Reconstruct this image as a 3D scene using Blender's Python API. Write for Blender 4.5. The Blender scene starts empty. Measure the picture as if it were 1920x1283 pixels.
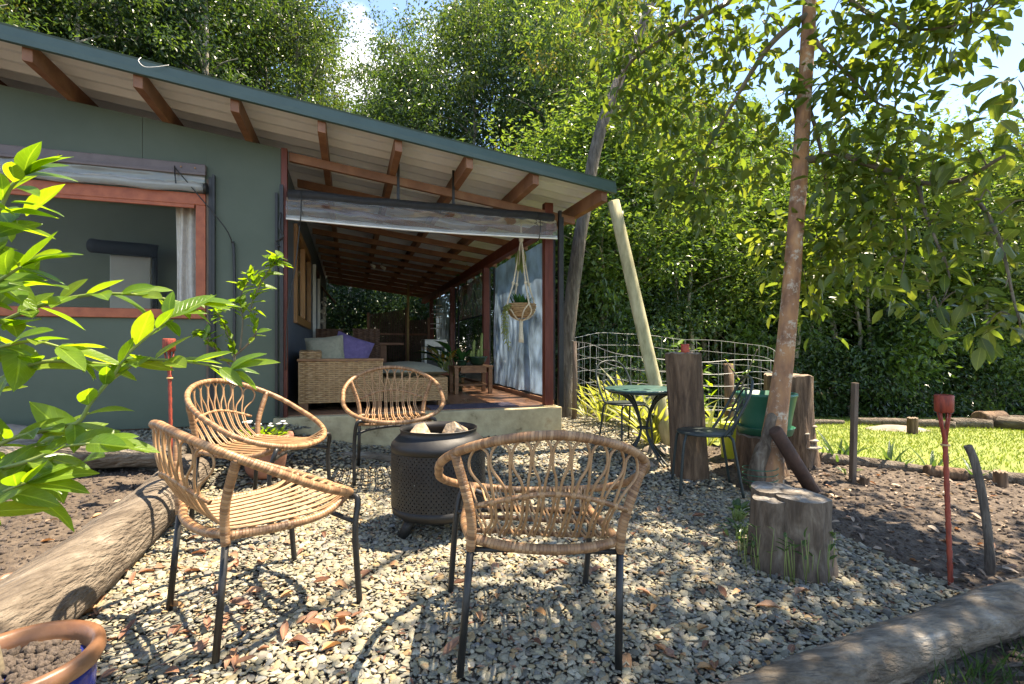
import bpy, math, random
import numpy as np
from mathutils import Vector, Matrix, Quaternion, noise

# ------------------------------------------------------------------ camera, sky, sun, exposure
S = bpy.context.scene
C = S.collection
F, U0, V0, EYE = 930.0, 960.0, 651.0, 1.10        # focal length in photo pixels, principal column, horizon row, eye height
cam = bpy.data.cameras.new('camera'); camo = bpy.data.objects.new('camera', cam); C.objects.link(camo)
camo.location = (0, 0, EYE); camo.rotation_euler = (math.radians(90), 0, 0)
cam.sensor_width = 36; cam.lens = F / 1920 * 36; cam.shift_y = (V0 - 641.5) / 1920
cam.clip_start = 0.05; cam.clip_end = 3000
S.camera = camo
SUNV = Vector((.40, .15, 1.0)).normalized()
sun = bpy.data.lights.new('sun', 'SUN'); suno = bpy.data.objects.new('sun', sun); C.objects.link(suno)
sun.energy = 4.6; sun.angle = math.radians(.55); sun.color = (1, .94, .84)
suno.location = (22, 8, 55); suno.rotation_euler = SUNV.to_track_quat('Z', 'Y').to_euler()
w = bpy.data.worlds.new('World'); S.world = w; w.use_nodes = True
nt = w.node_tree; N = nt.nodes; L = nt.links
bg = N['Background']
sky = N.new('ShaderNodeTexSky'); sky.sky_type = 'NISHITA'; sky.sun_disc = False
sky.sun_elevation = math.asin(SUNV.z); sky.sun_rotation = math.atan2(SUNV.x, SUNV.y)
sky.air_density = .75; sky.dust_density = 0; sky.ozone_density = 3.5
tc = N.new('ShaderNodeTexCoord'); mp = N.new('ShaderNodeMapping'); mp.inputs['Scale'].default_value = (1, 1, 1.6)
mp.inputs['Location'].default_value = (13.18, 8.8, 5.3)
cl = N.new('ShaderNodeTexNoise'); cl.inputs['Scale'].default_value = 2.1; cl.inputs['Detail'].default_value = 7
cr = N.new('ShaderNodeValToRGB'); cr.color_ramp.elements[0].position = .56; cr.color_ramp.elements[1].position = .68
mx = N.new('ShaderNodeMix'); mx.data_type = 'RGBA'; mx.inputs['B'].default_value = (7, 7.2, 7.6, 1)
L.new(tc.outputs['Generated'], mp.inputs['Vector']); L.new(mp.outputs['Vector'], cl.inputs['Vector'])
L.new(cl.outputs['Fac'], cr.inputs['Fac']); L.new(cr.outputs['Color'], mx.inputs['Factor'])
L.new(sky.outputs['Color'], mx.inputs['A']); L.new(mx.outputs['Result'], bg.inputs['Color'])
bg.inputs['Strength'].default_value = .135
S.view_settings.view_transform = 'Standard'; S.view_settings.look = 'None'
S.view_settings.exposure = 2.05; S.view_settings.gamma = 1
S.view_settings.use_white_balance = True; S.view_settings.white_balance_temperature = 7600; S.view_settings.white_balance_tint = 12
S.render.engine = 'CYCLES'
S.cycles.max_bounces = 12; S.cycles.diffuse_bounces = 10; S.cycles.transparent_max_bounces = 16

RND = random.Random(7)
def rr(a, b): return RND.uniform(a, b)

# ------------------------------------------------------------------ terrain height and measured placement
def sst(a, b, x):
    t = max(0., min(1., (x - a) / (b - a))); return t * t * (3 - 2 * t)
def G(x, y):
    base = .055 * (max(.8, min(5.2, y)) - 1.4)
    base *= 1 - .55 * sst(1.4, 4, x)
    lawn = sst(1.2, 2.6, x) * max(0, min(7, y - 4.4)) * .072
    far = -.0 * y
    return base - lawn + .012 * noise.noise(Vector((x * .7, y * .7, 0)))
def px(u, v, d):                                     # a measured picture point at distance d, as a place in the garden
    return Vector(((u - U0) / F * d, d, EYE + (V0 - v) / F * d))
def gp(u, v, dz=0):                                  # where a measured picture point meets the ground
    d = 3.
    for _ in range(30):
        x = (u - U0) / F * d
        d = .5 * d + .5 * (EYE - G(x, d) - dz) * F / (v - V0)
    x = (u - U0) / F * d
    return Vector((x, d, G(x, d) + dz))

# ------------------------------------------------------------------ mesh helpers
class MB:
    def __init__(s): s.v = []; s.f = []; s.uv = []; s.sm = []
    def add(s, vs, fs, uvs=None, smooth=False):
        b = len(s.v); s.v += [tuple(v) for v in vs]
        for i, f in enumerate(fs):
            s.f.append(tuple(j + b for j in f)); s.uv.append(uvs[i] if uvs else [(0, 0)] * len(f)); s.sm.append(smooth)
        return s
    def corners(s, p):                               # eight corners: 4 bottom (ccw), 4 top
        a = [Vector(q) for q in p]
        def d(i, j): return (a[i] - a[j]).length
        fs = [(3, 2, 1, 0), (4, 5, 6, 7), (0, 1, 5, 4), (1, 2, 6, 5), (2, 3, 7, 6), (3, 0, 4, 7)]
        uv = []
        for f in fs:
            w_, h_ = d(f[0], f[1]), d(f[1], f[2]); uv.append([(0, 0), (w_, 0), (w_, h_), (0, h_)])
        return s.add(a, fs, uv)
    def box(s, c, size, M=None):
        x, y, z = [k / 2 for k in size]; c = Vector(c)
        p = [Vector(q) for q in ((-x, -y, -z), (x, -y, -z), (x, y, -z), (-x, y, -z), (-x, -y, z), (x, -y, z), (x, y, z), (-x, y, z))]
        if M is not None: p = [M @ q for q in p]
        return s.corners([c + q for q in p])
    def beam(s, a, b, w_, h_, up=(0, 0, 1)):
        a = Vector(a); b = Vector(b); d = (b - a).normalized(); sd = d.cross(Vector(up)).normalized(); u = sd.cross(d)
        x = sd * w_ / 2; z = u * h_ / 2
        return s.corners([a - x - z, a + x - z, b + x - z, b - x - z, a - x + z, a + x + z, b + x + z, b - x + z])
    def tube(s, pts, r, n=8, closed=False, cap=True, jit=0, seed=0):
        P = [Vector(p) for p in pts]; m = len(P)
        R_ = r if hasattr(r, '__len__') else [r] * m
        T = []
        for i in range(m):
            a = P[i - 1] if (i > 0 or closed) else P[i]; b = P[(i + 1) % m] if (i < m - 1 or closed) else P[i]
            t = (b - a); T.append(t.normalized() if t.length > 1e-9 else Vector((0, 0, 1)))
        ref = Vector((0, 0, 1)) if abs(T[0].z) < .9 else Vector((1, 0, 0))
        nx = T[0].cross(ref).normalized(); fr = []
        for i in range(m):
            if i: nx = (nx - T[i] * nx.dot(T[i])); nx = nx.normalized() if nx.length > 1e-6 else T[i].orthogonal().normalized()
            fr.append((nx.copy(), T[i].cross(nx)))
        vs = []; ln = [0]
        for i in range(1, m + (1 if closed else 0)): ln.append(ln[-1] + (P[i % m] - P[i - 1]).length)
        rg = random.Random(seed)
        for i in range(m):
            for k in range(n):
                a = 2 * math.pi * k / n; rad = R_[i]
                if jit: rad *= 1 + jit * (noise.noise(Vector((math.cos(a) * 1.7 + seed, math.sin(a) * 1.7, ln[i] * 2.2))) * 1.2 + rg.uniform(-.25, .25))
                vs.append(P[i] + (fr[i][0] * math.cos(a) + fr[i][1] * math.sin(a)) * rad)
        fs = []; uv = []
        for i in range(m if closed else m - 1):
            j = (i + 1) % m
            for k in range(n):
                l = (k + 1) % n
                fs.append((i * n + k, i * n + l, j * n + l, j * n + k))
                uv.append([(k / n, ln[i]), ((k + 1) / n, ln[i]), ((k + 1) / n, ln[i + 1]), (k / n, ln[i + 1])])
        s.add(vs, fs, uv, True)
        if cap and not closed:
            b = len(s.v) - m * n
            s.f.append(tuple(b + k for k in reversed(range(n)))); s.uv.append([(0, 0)] * n); s.sm.append(False)
            s.f.append(tuple(b + (m - 1) * n + k for k in range(n))); s.uv.append([(0, 0)] * n); s.sm.append(False)
        return s
    def lathe(s, prof, c=(0, 0, 0), n=28, smooth=True, squash=(1, 1)):
        c = Vector(c); vs = []; m = len(prof)
        for r, z in prof:
            for k in range(n):
                a = 2 * math.pi * k / n; vs.append(c + Vector((r * math.cos(a) * squash[0], r * math.sin(a) * squash[1], z)))
        fs = []; uv = []
        for i in range(m - 1):
            for k in range(n):
                l = (k + 1) % n; fs.append((i * n + k, i * n + l, (i + 1) * n + l, (i + 1) * n + k))
                uv.append([(k / n, i / m), ((k + 1) / n, i / m), ((k + 1) / n, (i + 1) / m), (k / n, (i + 1) / m)])
        s.add(vs, fs, uv, smooth)
        b = len(s.v) - m * n
        if prof[0][0] > 1e-4: s.f.append(tuple(b + k for k in reversed(range(n)))); s.uv.append([(0, 0)] * n); s.sm.append(False)
        if prof[-1][0] > 1e-4: s.f.append(tuple(b + (m - 1) * n + k for k in range(n))); s.uv.append([(0, 0)] * n); s.sm.append(False)
        return s
    def grid(s, fn, nu, nv, smooth=True):
        vs = [fn(i / nu, j / nv) for j in range(nv + 1) for i in range(nu + 1)]
        fs = []; uv = []
        for j in range(nv):
            for i in range(nu):
                a = j * (nu + 1) + i; fs.append((a, a + 1, a + nu + 2, a + nu + 1))
                uv.append([(i / nu, j / nv), ((i + 1) / nu, j / nv), ((i + 1) / nu, (j + 1) / nv), (i / nu, (j + 1) / nv)])
        return s.add(vs, fs, uv, smooth)
    def mesh(s, name, off=(0, 0, 0)):
        me = bpy.data.meshes.new(name); o = Vector(off)
        me.from_pydata([(v[0] - o.x, v[1] - o.y, v[2] - o.z) for v in s.v], [], s.f)
        ul = me.uv_layers.new(name='UVMap')
        ul.data.foreach_set('uv', np.array([c for f in s.uv for p in f for c in p], dtype=np.float32))
        me.polygons.foreach_set('use_smooth', s.sm); me.update()
        return me
    def build(s, name, m, parent=None, bevel=0, kind=None, local=False, sub=0):
        root = parent
        while root is not None and root.parent is not None: root = root.parent
        off = (0, 0, 0) if (root is None or local) else root.location
        me = s.mesh(name, off); o = bpy.data.objects.new(name, me); C.objects.link(o)
        me.materials.append(m); o.parent = parent
        if bevel:
            b = o.modifiers.new('bevel', 'BEVEL'); b.width = bevel; b.segments = 2; b.limit_method = 'ANGLE'; b.angle_limit = .6
        if sub:
            b = o.modifiers.new('sub', 'SUBSURF'); b.levels = sub; b.render_levels = sub
        if kind: o['kind'] = kind
        return o

def tag(o, label, cat, group=None):
    o['label'] = label; o['category'] = cat
    if group: o['group'] = group
    return o
def thing(name, label, cat, loc=(0, 0, 0), rz=0, group=None):
    o = bpy.data.objects.new(name, None); C.objects.link(o); o.empty_display_size = .1
    o.location = loc; o.rotation_euler = (0, 0, rz); return tag(o, label, cat, group)
def copy_tree(o, parent=None):
    c = o.copy(); C.objects.link(c); c.parent = parent
    for ch in list(o.children): copy_tree(ch, c)
    return c
def single(mb, name, m, label, cat, group=None, base=None, bevel=0):    # a thing that is one mesh
    p = Vector(base) if base is not None else Vector(mb.v[0])
    me = mb.mesh(name, p); o = bpy.data.objects.new(name, me); C.objects.link(o); o.location = p; me.materials.append(m)
    if bevel:
        b = o.modifiers.new('bevel', 'BEVEL'); b.width = bevel; b.segments = 2; b.limit_method = 'ANGLE'
    return tag(o, label, cat, group)

def smooth_path(pts, k=6, closed=False):             # Catmull-Rom through the points
    P = [Vector(p) for p in pts]; n = len(P); out = []
    for i in range(n if closed else n - 1):
        if closed: a, b, c, d = P[i - 1], P[i], P[(i + 1) % n], P[(i + 2) % n]
        else: a, b, c, d = P[max(i - 1, 0)], P[i], P[i + 1], P[min(i + 2, n - 1)]
        for j in range(k):
            t = j / k; out.append(.5 * ((2 * b) + (c - a) * t + (2 * a - 5 * b + 4 * c - d) * t * t + (3 * b - a - 3 * c + d) * t ** 3))
    if not closed: out.append(P[-1])
    return out

# ------------------------------------------------------------------ materials
def newmat(name):
    m = bpy.data.materials.new(name); m.use_nodes = True
    return m, m.node_tree.nodes, m.node_tree.links, m.node_tree.nodes['Principled BSDF']
def ramp(N, stops):
    r = N.new('ShaderNodeValToRGB'); e = r.color_ramp.elements
    while len(e) < len(stops): e.new(.5)
    for k, (p, c) in enumerate(stops): e[k].position = p; e[k].color = (*c, 1) if len(c) == 3 else c
    return r
def mat(name, stops, scale=(1, 1, 1), ns=6, detail=8, rough=.75, bump=.25, bs=None, metal=0, spec=.4, dist=0, coord='Object', bstretch=None, rough2=None, bd=.02):
    m, N, L, B = newmat(name)
    t = N.new('ShaderNodeTexCoord'); mp = N.new('ShaderNodeMapping'); mp.inputs['Scale'].default_value = scale
    L.new(t.outputs[coord], mp.inputs['Vector'])
    n = N.new('ShaderNodeTexNoise'); n.inputs['Scale'].default_value = ns; n.inputs['Detail'].default_value = detail; n.inputs['Roughness'].default_value = .62; n.inputs['Distortion'].default_value = dist
    L.new(mp.outputs['Vector'], n.inputs['Vector'])
    r = ramp(N, stops); L.new(n.outputs['Fac'], r.inputs['Fac']); L.new(r.outputs['Color'], B.inputs['Base Color'])
    B.inputs['Roughness'].default_value = rough; B.inputs['Metallic'].default_value = metal; B.inputs['Specular IOR Level'].default_value = spec
    if rough2 is not None:
        mr = N.new('ShaderNodeMapRange'); mr.inputs['From Min'].default_value = .35; mr.inputs['From Max'].default_value = .65; mr.inputs['To Min'].default_value = rough; mr.inputs['To Max'].default_value = rough2
        L.new(n.outputs['Fac'], mr.inputs['Value']); L.new(mr.outputs['Result'], B.inputs['Roughness'])
    if bump:
        b = N.new('ShaderNodeBump'); b.inputs['Strength'].default_value = bump; b.inputs['Distance'].default_value = bd
        n2 = N.new('ShaderNodeTexNoise'); n2.inputs['Scale'].default_value = bs or ns * 3; n2.inputs['Detail'].default_value = 6
        if bstretch:
            mp2 = N.new('ShaderNodeMapping'); mp2.inputs['Scale'].default_value = bstretch; L.new(t.outputs[coord], mp2.inputs['Vector']); L.new(mp2.outputs['Vector'], n2.inputs['Vector'])
        else: L.new(mp.outputs['Vector'], n2.inputs['Vector'])
        L.new(n2.outputs['Fac'], b.inputs['Height']); L.new(b.outputs['Normal'], B.inputs['Normal'])
    return m
def c3(r, g, b): return (r, g, b)
def hexl(h):                                         # sRGB hex to linear
    v = [int(h[i:i + 2], 16) / 255 for i in (0, 2, 4)]
    return tuple(x / 12.92 if x <= .04045 else ((x + .055) / 1.055) ** 2.4 for x in v)
M = {}
M['wall'] = mat('green_wall_paint', [(.25, (.052, .07, .044)), (.5, (.066, .086, .056)), (.75, (.08, .1, .068))], ns=1.6, detail=12, rough=.55, bump=.05, bs=60, bd=.004)
M['inwall'] = mat('lightened_interior_green', [(.3, (.12, .14, .085)), (.7, (.15, .17, .11))], ns=2.5, rough=.6, bump=.05, bs=60, bd=.004)  # the outside green, made lighter in place of light in the room
M['bluewall'] = mat('blue_grey_wall_paint', [(.3, (.085, .1, .125)), (.7, (.105, .125, .15))], ns=3, rough=.5, bump=.05, bs=60, bd=.004)
M['roof'] = mat('roof_steel_green', [(.3, (.02, .035, .034)), (.7, (.035, .052, .05))], ns=4, rough=.45, bump=.05)
M['zinc'] = mat('roof_underside_zinc', [(.3, (.6, .63, .66)), (.7, (.74, .77, .8))], ns=3, rough=.55, bump=.1, metal=0, bs=30, bd=.005)
M['barge'] = mat('barge_steel_green', [(.3, (.036, .068, .058)), (.7, (.05, .088, .075))], ns=5, rough=.38, bump=.03)
M['timber'] = mat('hardwood_brown', [(.25, (.14, .062, .032)), (.5, (.22, .1, .052)), (.75, (.31, .165, .09))], scale=(1, 1, 1), ns=5, rough=.6, bump=.3, bs=30, bd=.004)
M['redpost'] = mat('red_stained_timber', [(.3, (.09, .018, .009)), (.7, (.17, .04, .02))], scale=(6, 6, 1), ns=4, rough=.5, bump=.2, bd=.003)
M['orange'] = mat('orange_stained_frame', [(.3, (.25, .055, .018)), (.7, (.38, .1, .035))], scale=(3, 3, 3), ns=5, rough=.45, bump=.12, bd=.003)
M['oak'] = mat('honey_timber', [(.3, (.27, .115, .03)), (.7, (.4, .2, .07))], scale=(8, 8, 1), ns=3, rough=.45, bump=.12, bd=.003)
M['teak'] = mat('teak_table_timber', [(.3, (.13, .055, .02)), (.7, (.27, .135, .055))], scale=(2, 8, 8), ns=4, rough=.55, bump=.2, bd=.003)
M['concrete'] = mat('raw_concrete', [(.27, (.09, .06, .03)), (.4, (.33, .27, .15)), (.62, (.46, .385, .225)), (.78, (.33, .23, .11))], ns=6, rough=.85, bump=.5, bs=25, bd=.01)
M['floor'] = mat('sealed_brown_floor', [(.3, (.22, .105, .055)), (.7, (.34, .175, .1))], ns=3, rough=.25, bump=.06, bs=12, rough2=.4)
M['black'] = mat('black_powdercoat', [(.3, (.012, .012, .011)), (.7, (.022, .021, .019))], ns=20, rough=.42, bump=.04)
M['drum'] = mat('black_heat_paint', [(.3, (.008, .0075, .007)), (.55, (.013, .012, .0105)), (.8, (.026, .02, .015))], ns=6, rough=.45, bump=.06, rough2=.6)
M['darkgreen'] = mat('dark_green_iron', [(.3, (.012, .018, .016)), (.7, (.03, .04, .036))], ns=14, rough=.45, bump=.1)
M['tabletop'] = mat('green_enamel_tabletop', [(.3, (.03, .075, .065)), (.7, (.06, .12, .105))], ns=8, rough=.3, bump=.06)
M['rubber'] = mat('black_rubber', [(.3, (.012, .012, .012)), (.7, (.025, .025, .025))], ns=20, rough=.75, bump=.2)
M['rug'] = mat('purple_grey_rug', [(.3, (.045, .035, .055)), (.7, (.085, .07, .095))], ns=40, rough=.95, bump=.6, bs=200)
M['bluerug'] = mat('blue_rug', [(.3, (.05, .17, .25)), (.7, (.1, .26, .35))], ns=30, rough=.95, bump=.5)
M['linen'] = mat('sage_linen', [(.3, (.2, .19, .13)), (.7, (.29, .27, .19))], ns=30, rough=.9, bump=.3, bs=160, bd=.004)
M['purple'] = mat('purple_linen', [(.3, (.085, .06, .14)), (.7, (.135, .1, .21))], ns=30, rough=.9, bump=.3, bs=160, bd=.004)
M['curtain'] = mat('cream_curtain_cloth', [(.3, (.5, .45, .38)), (.7, (.66, .61, .53))], ns=20, rough=.9, bump=.2, bs=120, bd=.003)
M['wicker'] = mat('golden_wicker', [(.25, (.17, .085, .03)), (.5, (.34, .2, .085)), (.75, (.5, .33, .16))], scale=(3, 3, 14), ns=6, rough=.55, bump=.3, bd=.004)
M['wickerd'] = mat('dark_wicker', [(.25, (.05, .022, .012)), (.5, (.12, .055, .028)), (.75, (.22, .11, .06))], scale=(3, 3, 14), ns=6, rough=.6, bump=.3, bd=.004)
M['darkcore'] = mat('dark_wicker_core', [(.3, (.03, .016, .008)), (.7, (.05, .026, .013))], ns=10, rough=.9)  # even dark backing behind the woven strands
M['cabinet'] = mat('cream_panel', [(.3, (.42, .4, .33)), (.7, (.5, .47, .39))], ns=3, rough=.5, bump=.03)
M['steel'] = mat('brushed_steel', [(.3, (.35, .34, .3)), (.7, (.5, .49, .45))], ns=12, rough=.4, metal=.5, bump=.05)
M['white'] = mat('white_paint', [(.3, (.66, .63, .56)), (.7, (.78, .75, .68))], ns=8, rough=.5, bump=.05)
M['pinkrail'] = mat('plum_brown_vinyl', [(.3, (.1, .075, .072)), (.7, (.14, .11, .105))], ns=10, rough=.45, bump=.05)
M['rope'] = mat('cotton_rope', [(.3, (.5, .4, .26)), (.7, (.7, .6, .43))], scale=(1, 1, 1), ns=60, rough=.9, bump=.5, bs=150, bd=.004)
M['bamboo'] = mat('bamboo_slats', [(.3, (.045, .02, .011)), (.7, (.12, .06, .03))], scale=(20, 20, 1), ns=4, rough=.65, bump=.3)
M['cane'] = mat('pale_bamboo', [(.3, (.35, .22, .08)), (.7, (.5, .34, .15))], scale=(8, 8, 1), ns=4, rough=.5, bump=.1)
M['pole'] = mat('lichened_round_pole', [(.25, (.2, .18, .09)), (.5, (.38, .34, .19)), (.75, (.5, .45, .28))], scale=(4, 4, 1.2), ns=5, rough=.85, bump=.4, bd=.006)
def woodmat(name, a, b, c, d, st=(1, 1, 1), ns=4, bump=.9, bs=9, bstretch=None, bd=.03):
    return mat(name, [(.22, a), (.42, b), (.6, c), (.8, d)], scale=st, ns=ns, detail=12, rough=.9, bump=bump, bs=bs, bstretch=bstretch, bd=bd, dist=.6)
M['log'] = woodmat('weathered_log_wood', (.035, .025, .016), (.1, .076, .053), (.18, .145, .106), (.33, .285, .225), st=(6, 1.2, 6), ns=2.4, bs=4, bstretch=(16, 2.2, 16), bd=.05)
M['logx'] = woodmat('flaking_log_wood', (.035, .026, .017), (.095, .075, .052), (.19, .16, .12), (.4, .37, .31), st=(1.3, 5, 5), ns=2.6, bs=4, bstretch=(2.5, 12, 12), bd=.05)
M['logend'] = woodmat('cut_log_end', (.07, .045, .028), (.17, .12, .08), (.26, .2, .14), (.35, .29, .22), ns=12)
M['bark'] = woodmat('rough_brown_bark', (.03, .018, .01), (.085, .05, .028), (.17, .105, .06), (.3, .21, .13), st=(5, 5, 1), ns=4, bs=5, bstretch=(7, 7, 1))
M['greybark'] = woodmat('grey_furrowed_bark', (.03, .024, .018), (.075, .06, .045), (.14, .117, .09), (.24, .21, .17), st=(5, 5, 1), ns=5, bs=6, bstretch=(8, 8, 1))
M['palebark'] = woodmat('pale_forest_bark', (.12, .1, .075), (.24, .21, .16), (.36, .325, .26), (.5, .46, .38), st=(4, 4, 1), ns=3, bs=8, bstretch=(5, 5, 1))
M['stump'] = woodmat('lichened_stump_wood', (.03, .02, .012), (.085, .06, .04), (.16, .12, .083), (.33, .29, .22), st=(4, 4, 1.4), ns=5, bs=6, bstretch=(6, 6, 1))
M['stumptop'] = woodmat('silvered_stump_top', (.045, .035, .026), (.12, .1, .078), (.24, .215, .18), (.46, .44, .4), ns=14)
M['soil'] = mat('dark_garden_soil', [(.25, (.036, .025, .016)), (.5, (.082, .06, .041)), (.75, (.15, .115, .082))], ns=14, detail=12, rough=.95, bump=1, bs=40, bd=.03)
M['gravelbase'] = mat('gravel_bed_grit', [(.3, (.07, .06, .045)), (.7, (.17, .15, .12))], ns=60, rough=.95, bump=1, bs=120, bd=.02)
M['terra'] = mat('terracotta', [(.3, (.2, .085, .05)), (.7, (.33, .16, .105))], ns=9, rough=.8, bump=.2)
M['brownrim'] = mat('brown_glazed_rim', [(.3, (.12, .05, .022)), (.7, (.22, .11, .055))], ns=7, rough=.4, bump=.12)
M['blueglaze'] = mat('cobalt_glaze', [(.3, (.008, .013, .09)), (.7, (.02, .03, .17))], ns=5, rough=.16, bump=.05)
M['greenpot'] = mat('green_plastic_pot', [(.3, (.014, .1, .055)), (.7, (.03, .15, .085))], ns=5, rough=.42, bump=.05)
M['greenbowl'] = mat('dark_green_ceramic', [(.3, (.01, .028, .014)), (.7, (.018, .045, .024))], ns=5, rough=.25, bump=.03)
M['yellow'] = mat('yellow_green_plastic', [(.35, (.34, .42, .03)), (.65, (.5, .5, .06))], ns=4, rough=.4, bump=.05)
M['redtin'] = mat('red_painted_tin', [(.3, (.3, .035, .015)), (.7, (.42, .07, .03))], ns=12, rough=.5, bump=.2)
M['torch'] = mat('red_cane_torch', [(.3, (.1, .018, .01)), (.5, (.24, .036, .016)), (.7, (.32, .055, .022)), (.85, (.16, .06, .04))], scale=(14, 14, 3), ns=6, rough=.6, bump=.5, bd=.006)
M['rusty'] = mat('rusted_brown_steel', [(.3, (.035, .018, .012)), (.7, (.09, .045, .028))], ns=10, rough=.8, bump=.3)
M['stake'] = mat('grey_hardwood_stake', [(.3, (.09, .06, .042)), (.7, (.19, .14, .1))], scale=(12, 12, 1), ns=4, rough=.85, bump=.4)
M['wire'] = mat('galvanised_wire', [(.3, (.26, .26, .25)), (.7, (.4, .4, .38))], ns=30, rough=.5, metal=.35, bump=0)
M['rock'] = mat('grey_garden_rock', [(.3, (.15, .12, .09)), (.7, (.32, .27, .21))], ns=6, rough=.9, bump=.6)
M['whiterock'] = mat('pale_quartz', [(.3, (.45, .42, .36)), (.7, (.62, .6, .54))], ns=9, rough=.8, bump=.5)
M['split'] = mat('split_firewood', [(.3, (.3, .19, .1)), (.7, (.55, .42, .28))], scale=(2, 2, 2), ns=9, rough=.85, bump=.4)
M['card'] = mat('grey_white_bark_paper', [(.3, (.4, .37, .3)), (.7, (.58, .55, .47))], ns=9, rough=.85, bump=.3)
M['shell'] = mat('shell_white', [(.3, (.55, .48, .4)), (.7, (.7, .65, .56))], ns=20, rough=.5, bump=.2)
M['fungus'] = mat('bracket_fungus', [(.3, (.22, .17, .12)), (.7, (.4, .34, .27))], ns=20, rough=.8, bump=.3)
M['flower'] = mat('white_petals', [(.3, (.7, .7, .66)), (.7, (.85, .85, .8))], ns=20, rough=.7, bump=0)
M['foil'] = M['zinc']

def wrapmat(name, stops, pitch):                     # wrapped cane: turns follow the length of the rod
    m, N, L, B = newmat(name)
    t = N.new('ShaderNodeTexCoord'); sp = N.new('ShaderNodeSeparateXYZ'); L.new(t.outputs['UV'], sp.inputs[0])
    ns = N.new('ShaderNodeTexNoise'); ns.inputs['Scale'].default_value = 24; ns.inputs['Detail'].default_value = 4; L.new(t.outputs['Object'], ns.inputs['Vector'])
    a = N.new('ShaderNodeMath'); a.operation = 'MULTIPLY'; a.inputs[1].default_value = 1 / pitch; L.new(sp.outputs['Y'], a.inputs[0])
    sk = N.new('ShaderNodeMath'); sk.operation = 'ADD'; L.new(a.outputs[0], sk.inputs[0]); L.new(sp.outputs['X'], sk.inputs[1])
    fr = N.new('ShaderNodeMath'); fr.operation = 'FRACT'; L.new(sk.outputs[0], fr.inputs[0])
    fl = N.new('ShaderNodeMath'); fl.operation = 'FLOOR'; L.new(sk.outputs[0], fl.inputs[0])
    wn = N.new('ShaderNodeTexWhiteNoise'); wn.noise_dimensions = '1D'; L.new(fl.outputs[0], wn.inputs['W'])
    md = N.new('ShaderNodeMath'); md.operation = 'MULTIPLY_ADD'; md.inputs[1].default_value = .5; L.new(wn.outputs['Value'], md.inputs[0])
    hf = N.new('ShaderNodeMath'); hf.operation = 'MULTIPLY'; hf.inputs[1].default_value = .5; L.new(ns.outputs['Fac'], hf.inputs[0]); L.new(hf.outputs[0], md.inputs[2])
    r = ramp(N, stops); L.new(md.outputs[0], r.inputs['Fac'])
    pr = ramp(N, [(0, (.1, .1, .1)), (.1, (1, 1, 1)), (.9, (1, 1, 1)), (1, (.1, .1, .1))]); L.new(fr.outputs[0], pr.inputs['Fac'])
    dk = N.new('ShaderNodeMix'); dk.data_type = 'RGBA'; dk.blend_type = 'MULTIPLY'; dk.inputs['Factor'].default_value = .55
    L.new(r.outputs['Color'], dk.inputs['A']); L.new(pr.outputs['Color'], dk.inputs['B']); L.new(dk.outputs['Result'], B.inputs['Base Color'])
    b = N.new('ShaderNodeBump'); b.inputs['Strength'].default_value = .6; b.inputs['Distance'].default_value = .003; L.new(pr.outputs['Color'], b.inputs['Height']); L.new(b.outputs['Normal'], B.inputs['Normal'])
    B.inputs['Roughness'].default_value = .5
    return m
M['rattanwrap'] = wrapmat('wrapped_rattan', [(.2, (.16, .075, .03)), (.5, (.285, .15, .066)), (.8, (.39, .23, .115))], .011)
M['rattan'] = mat('rattan_cane', [(.3, (.24, .125, .052)), (.7, (.41, .245, .12))], ns=14, rough=.48, bump=.15, bd=.003)

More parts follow.
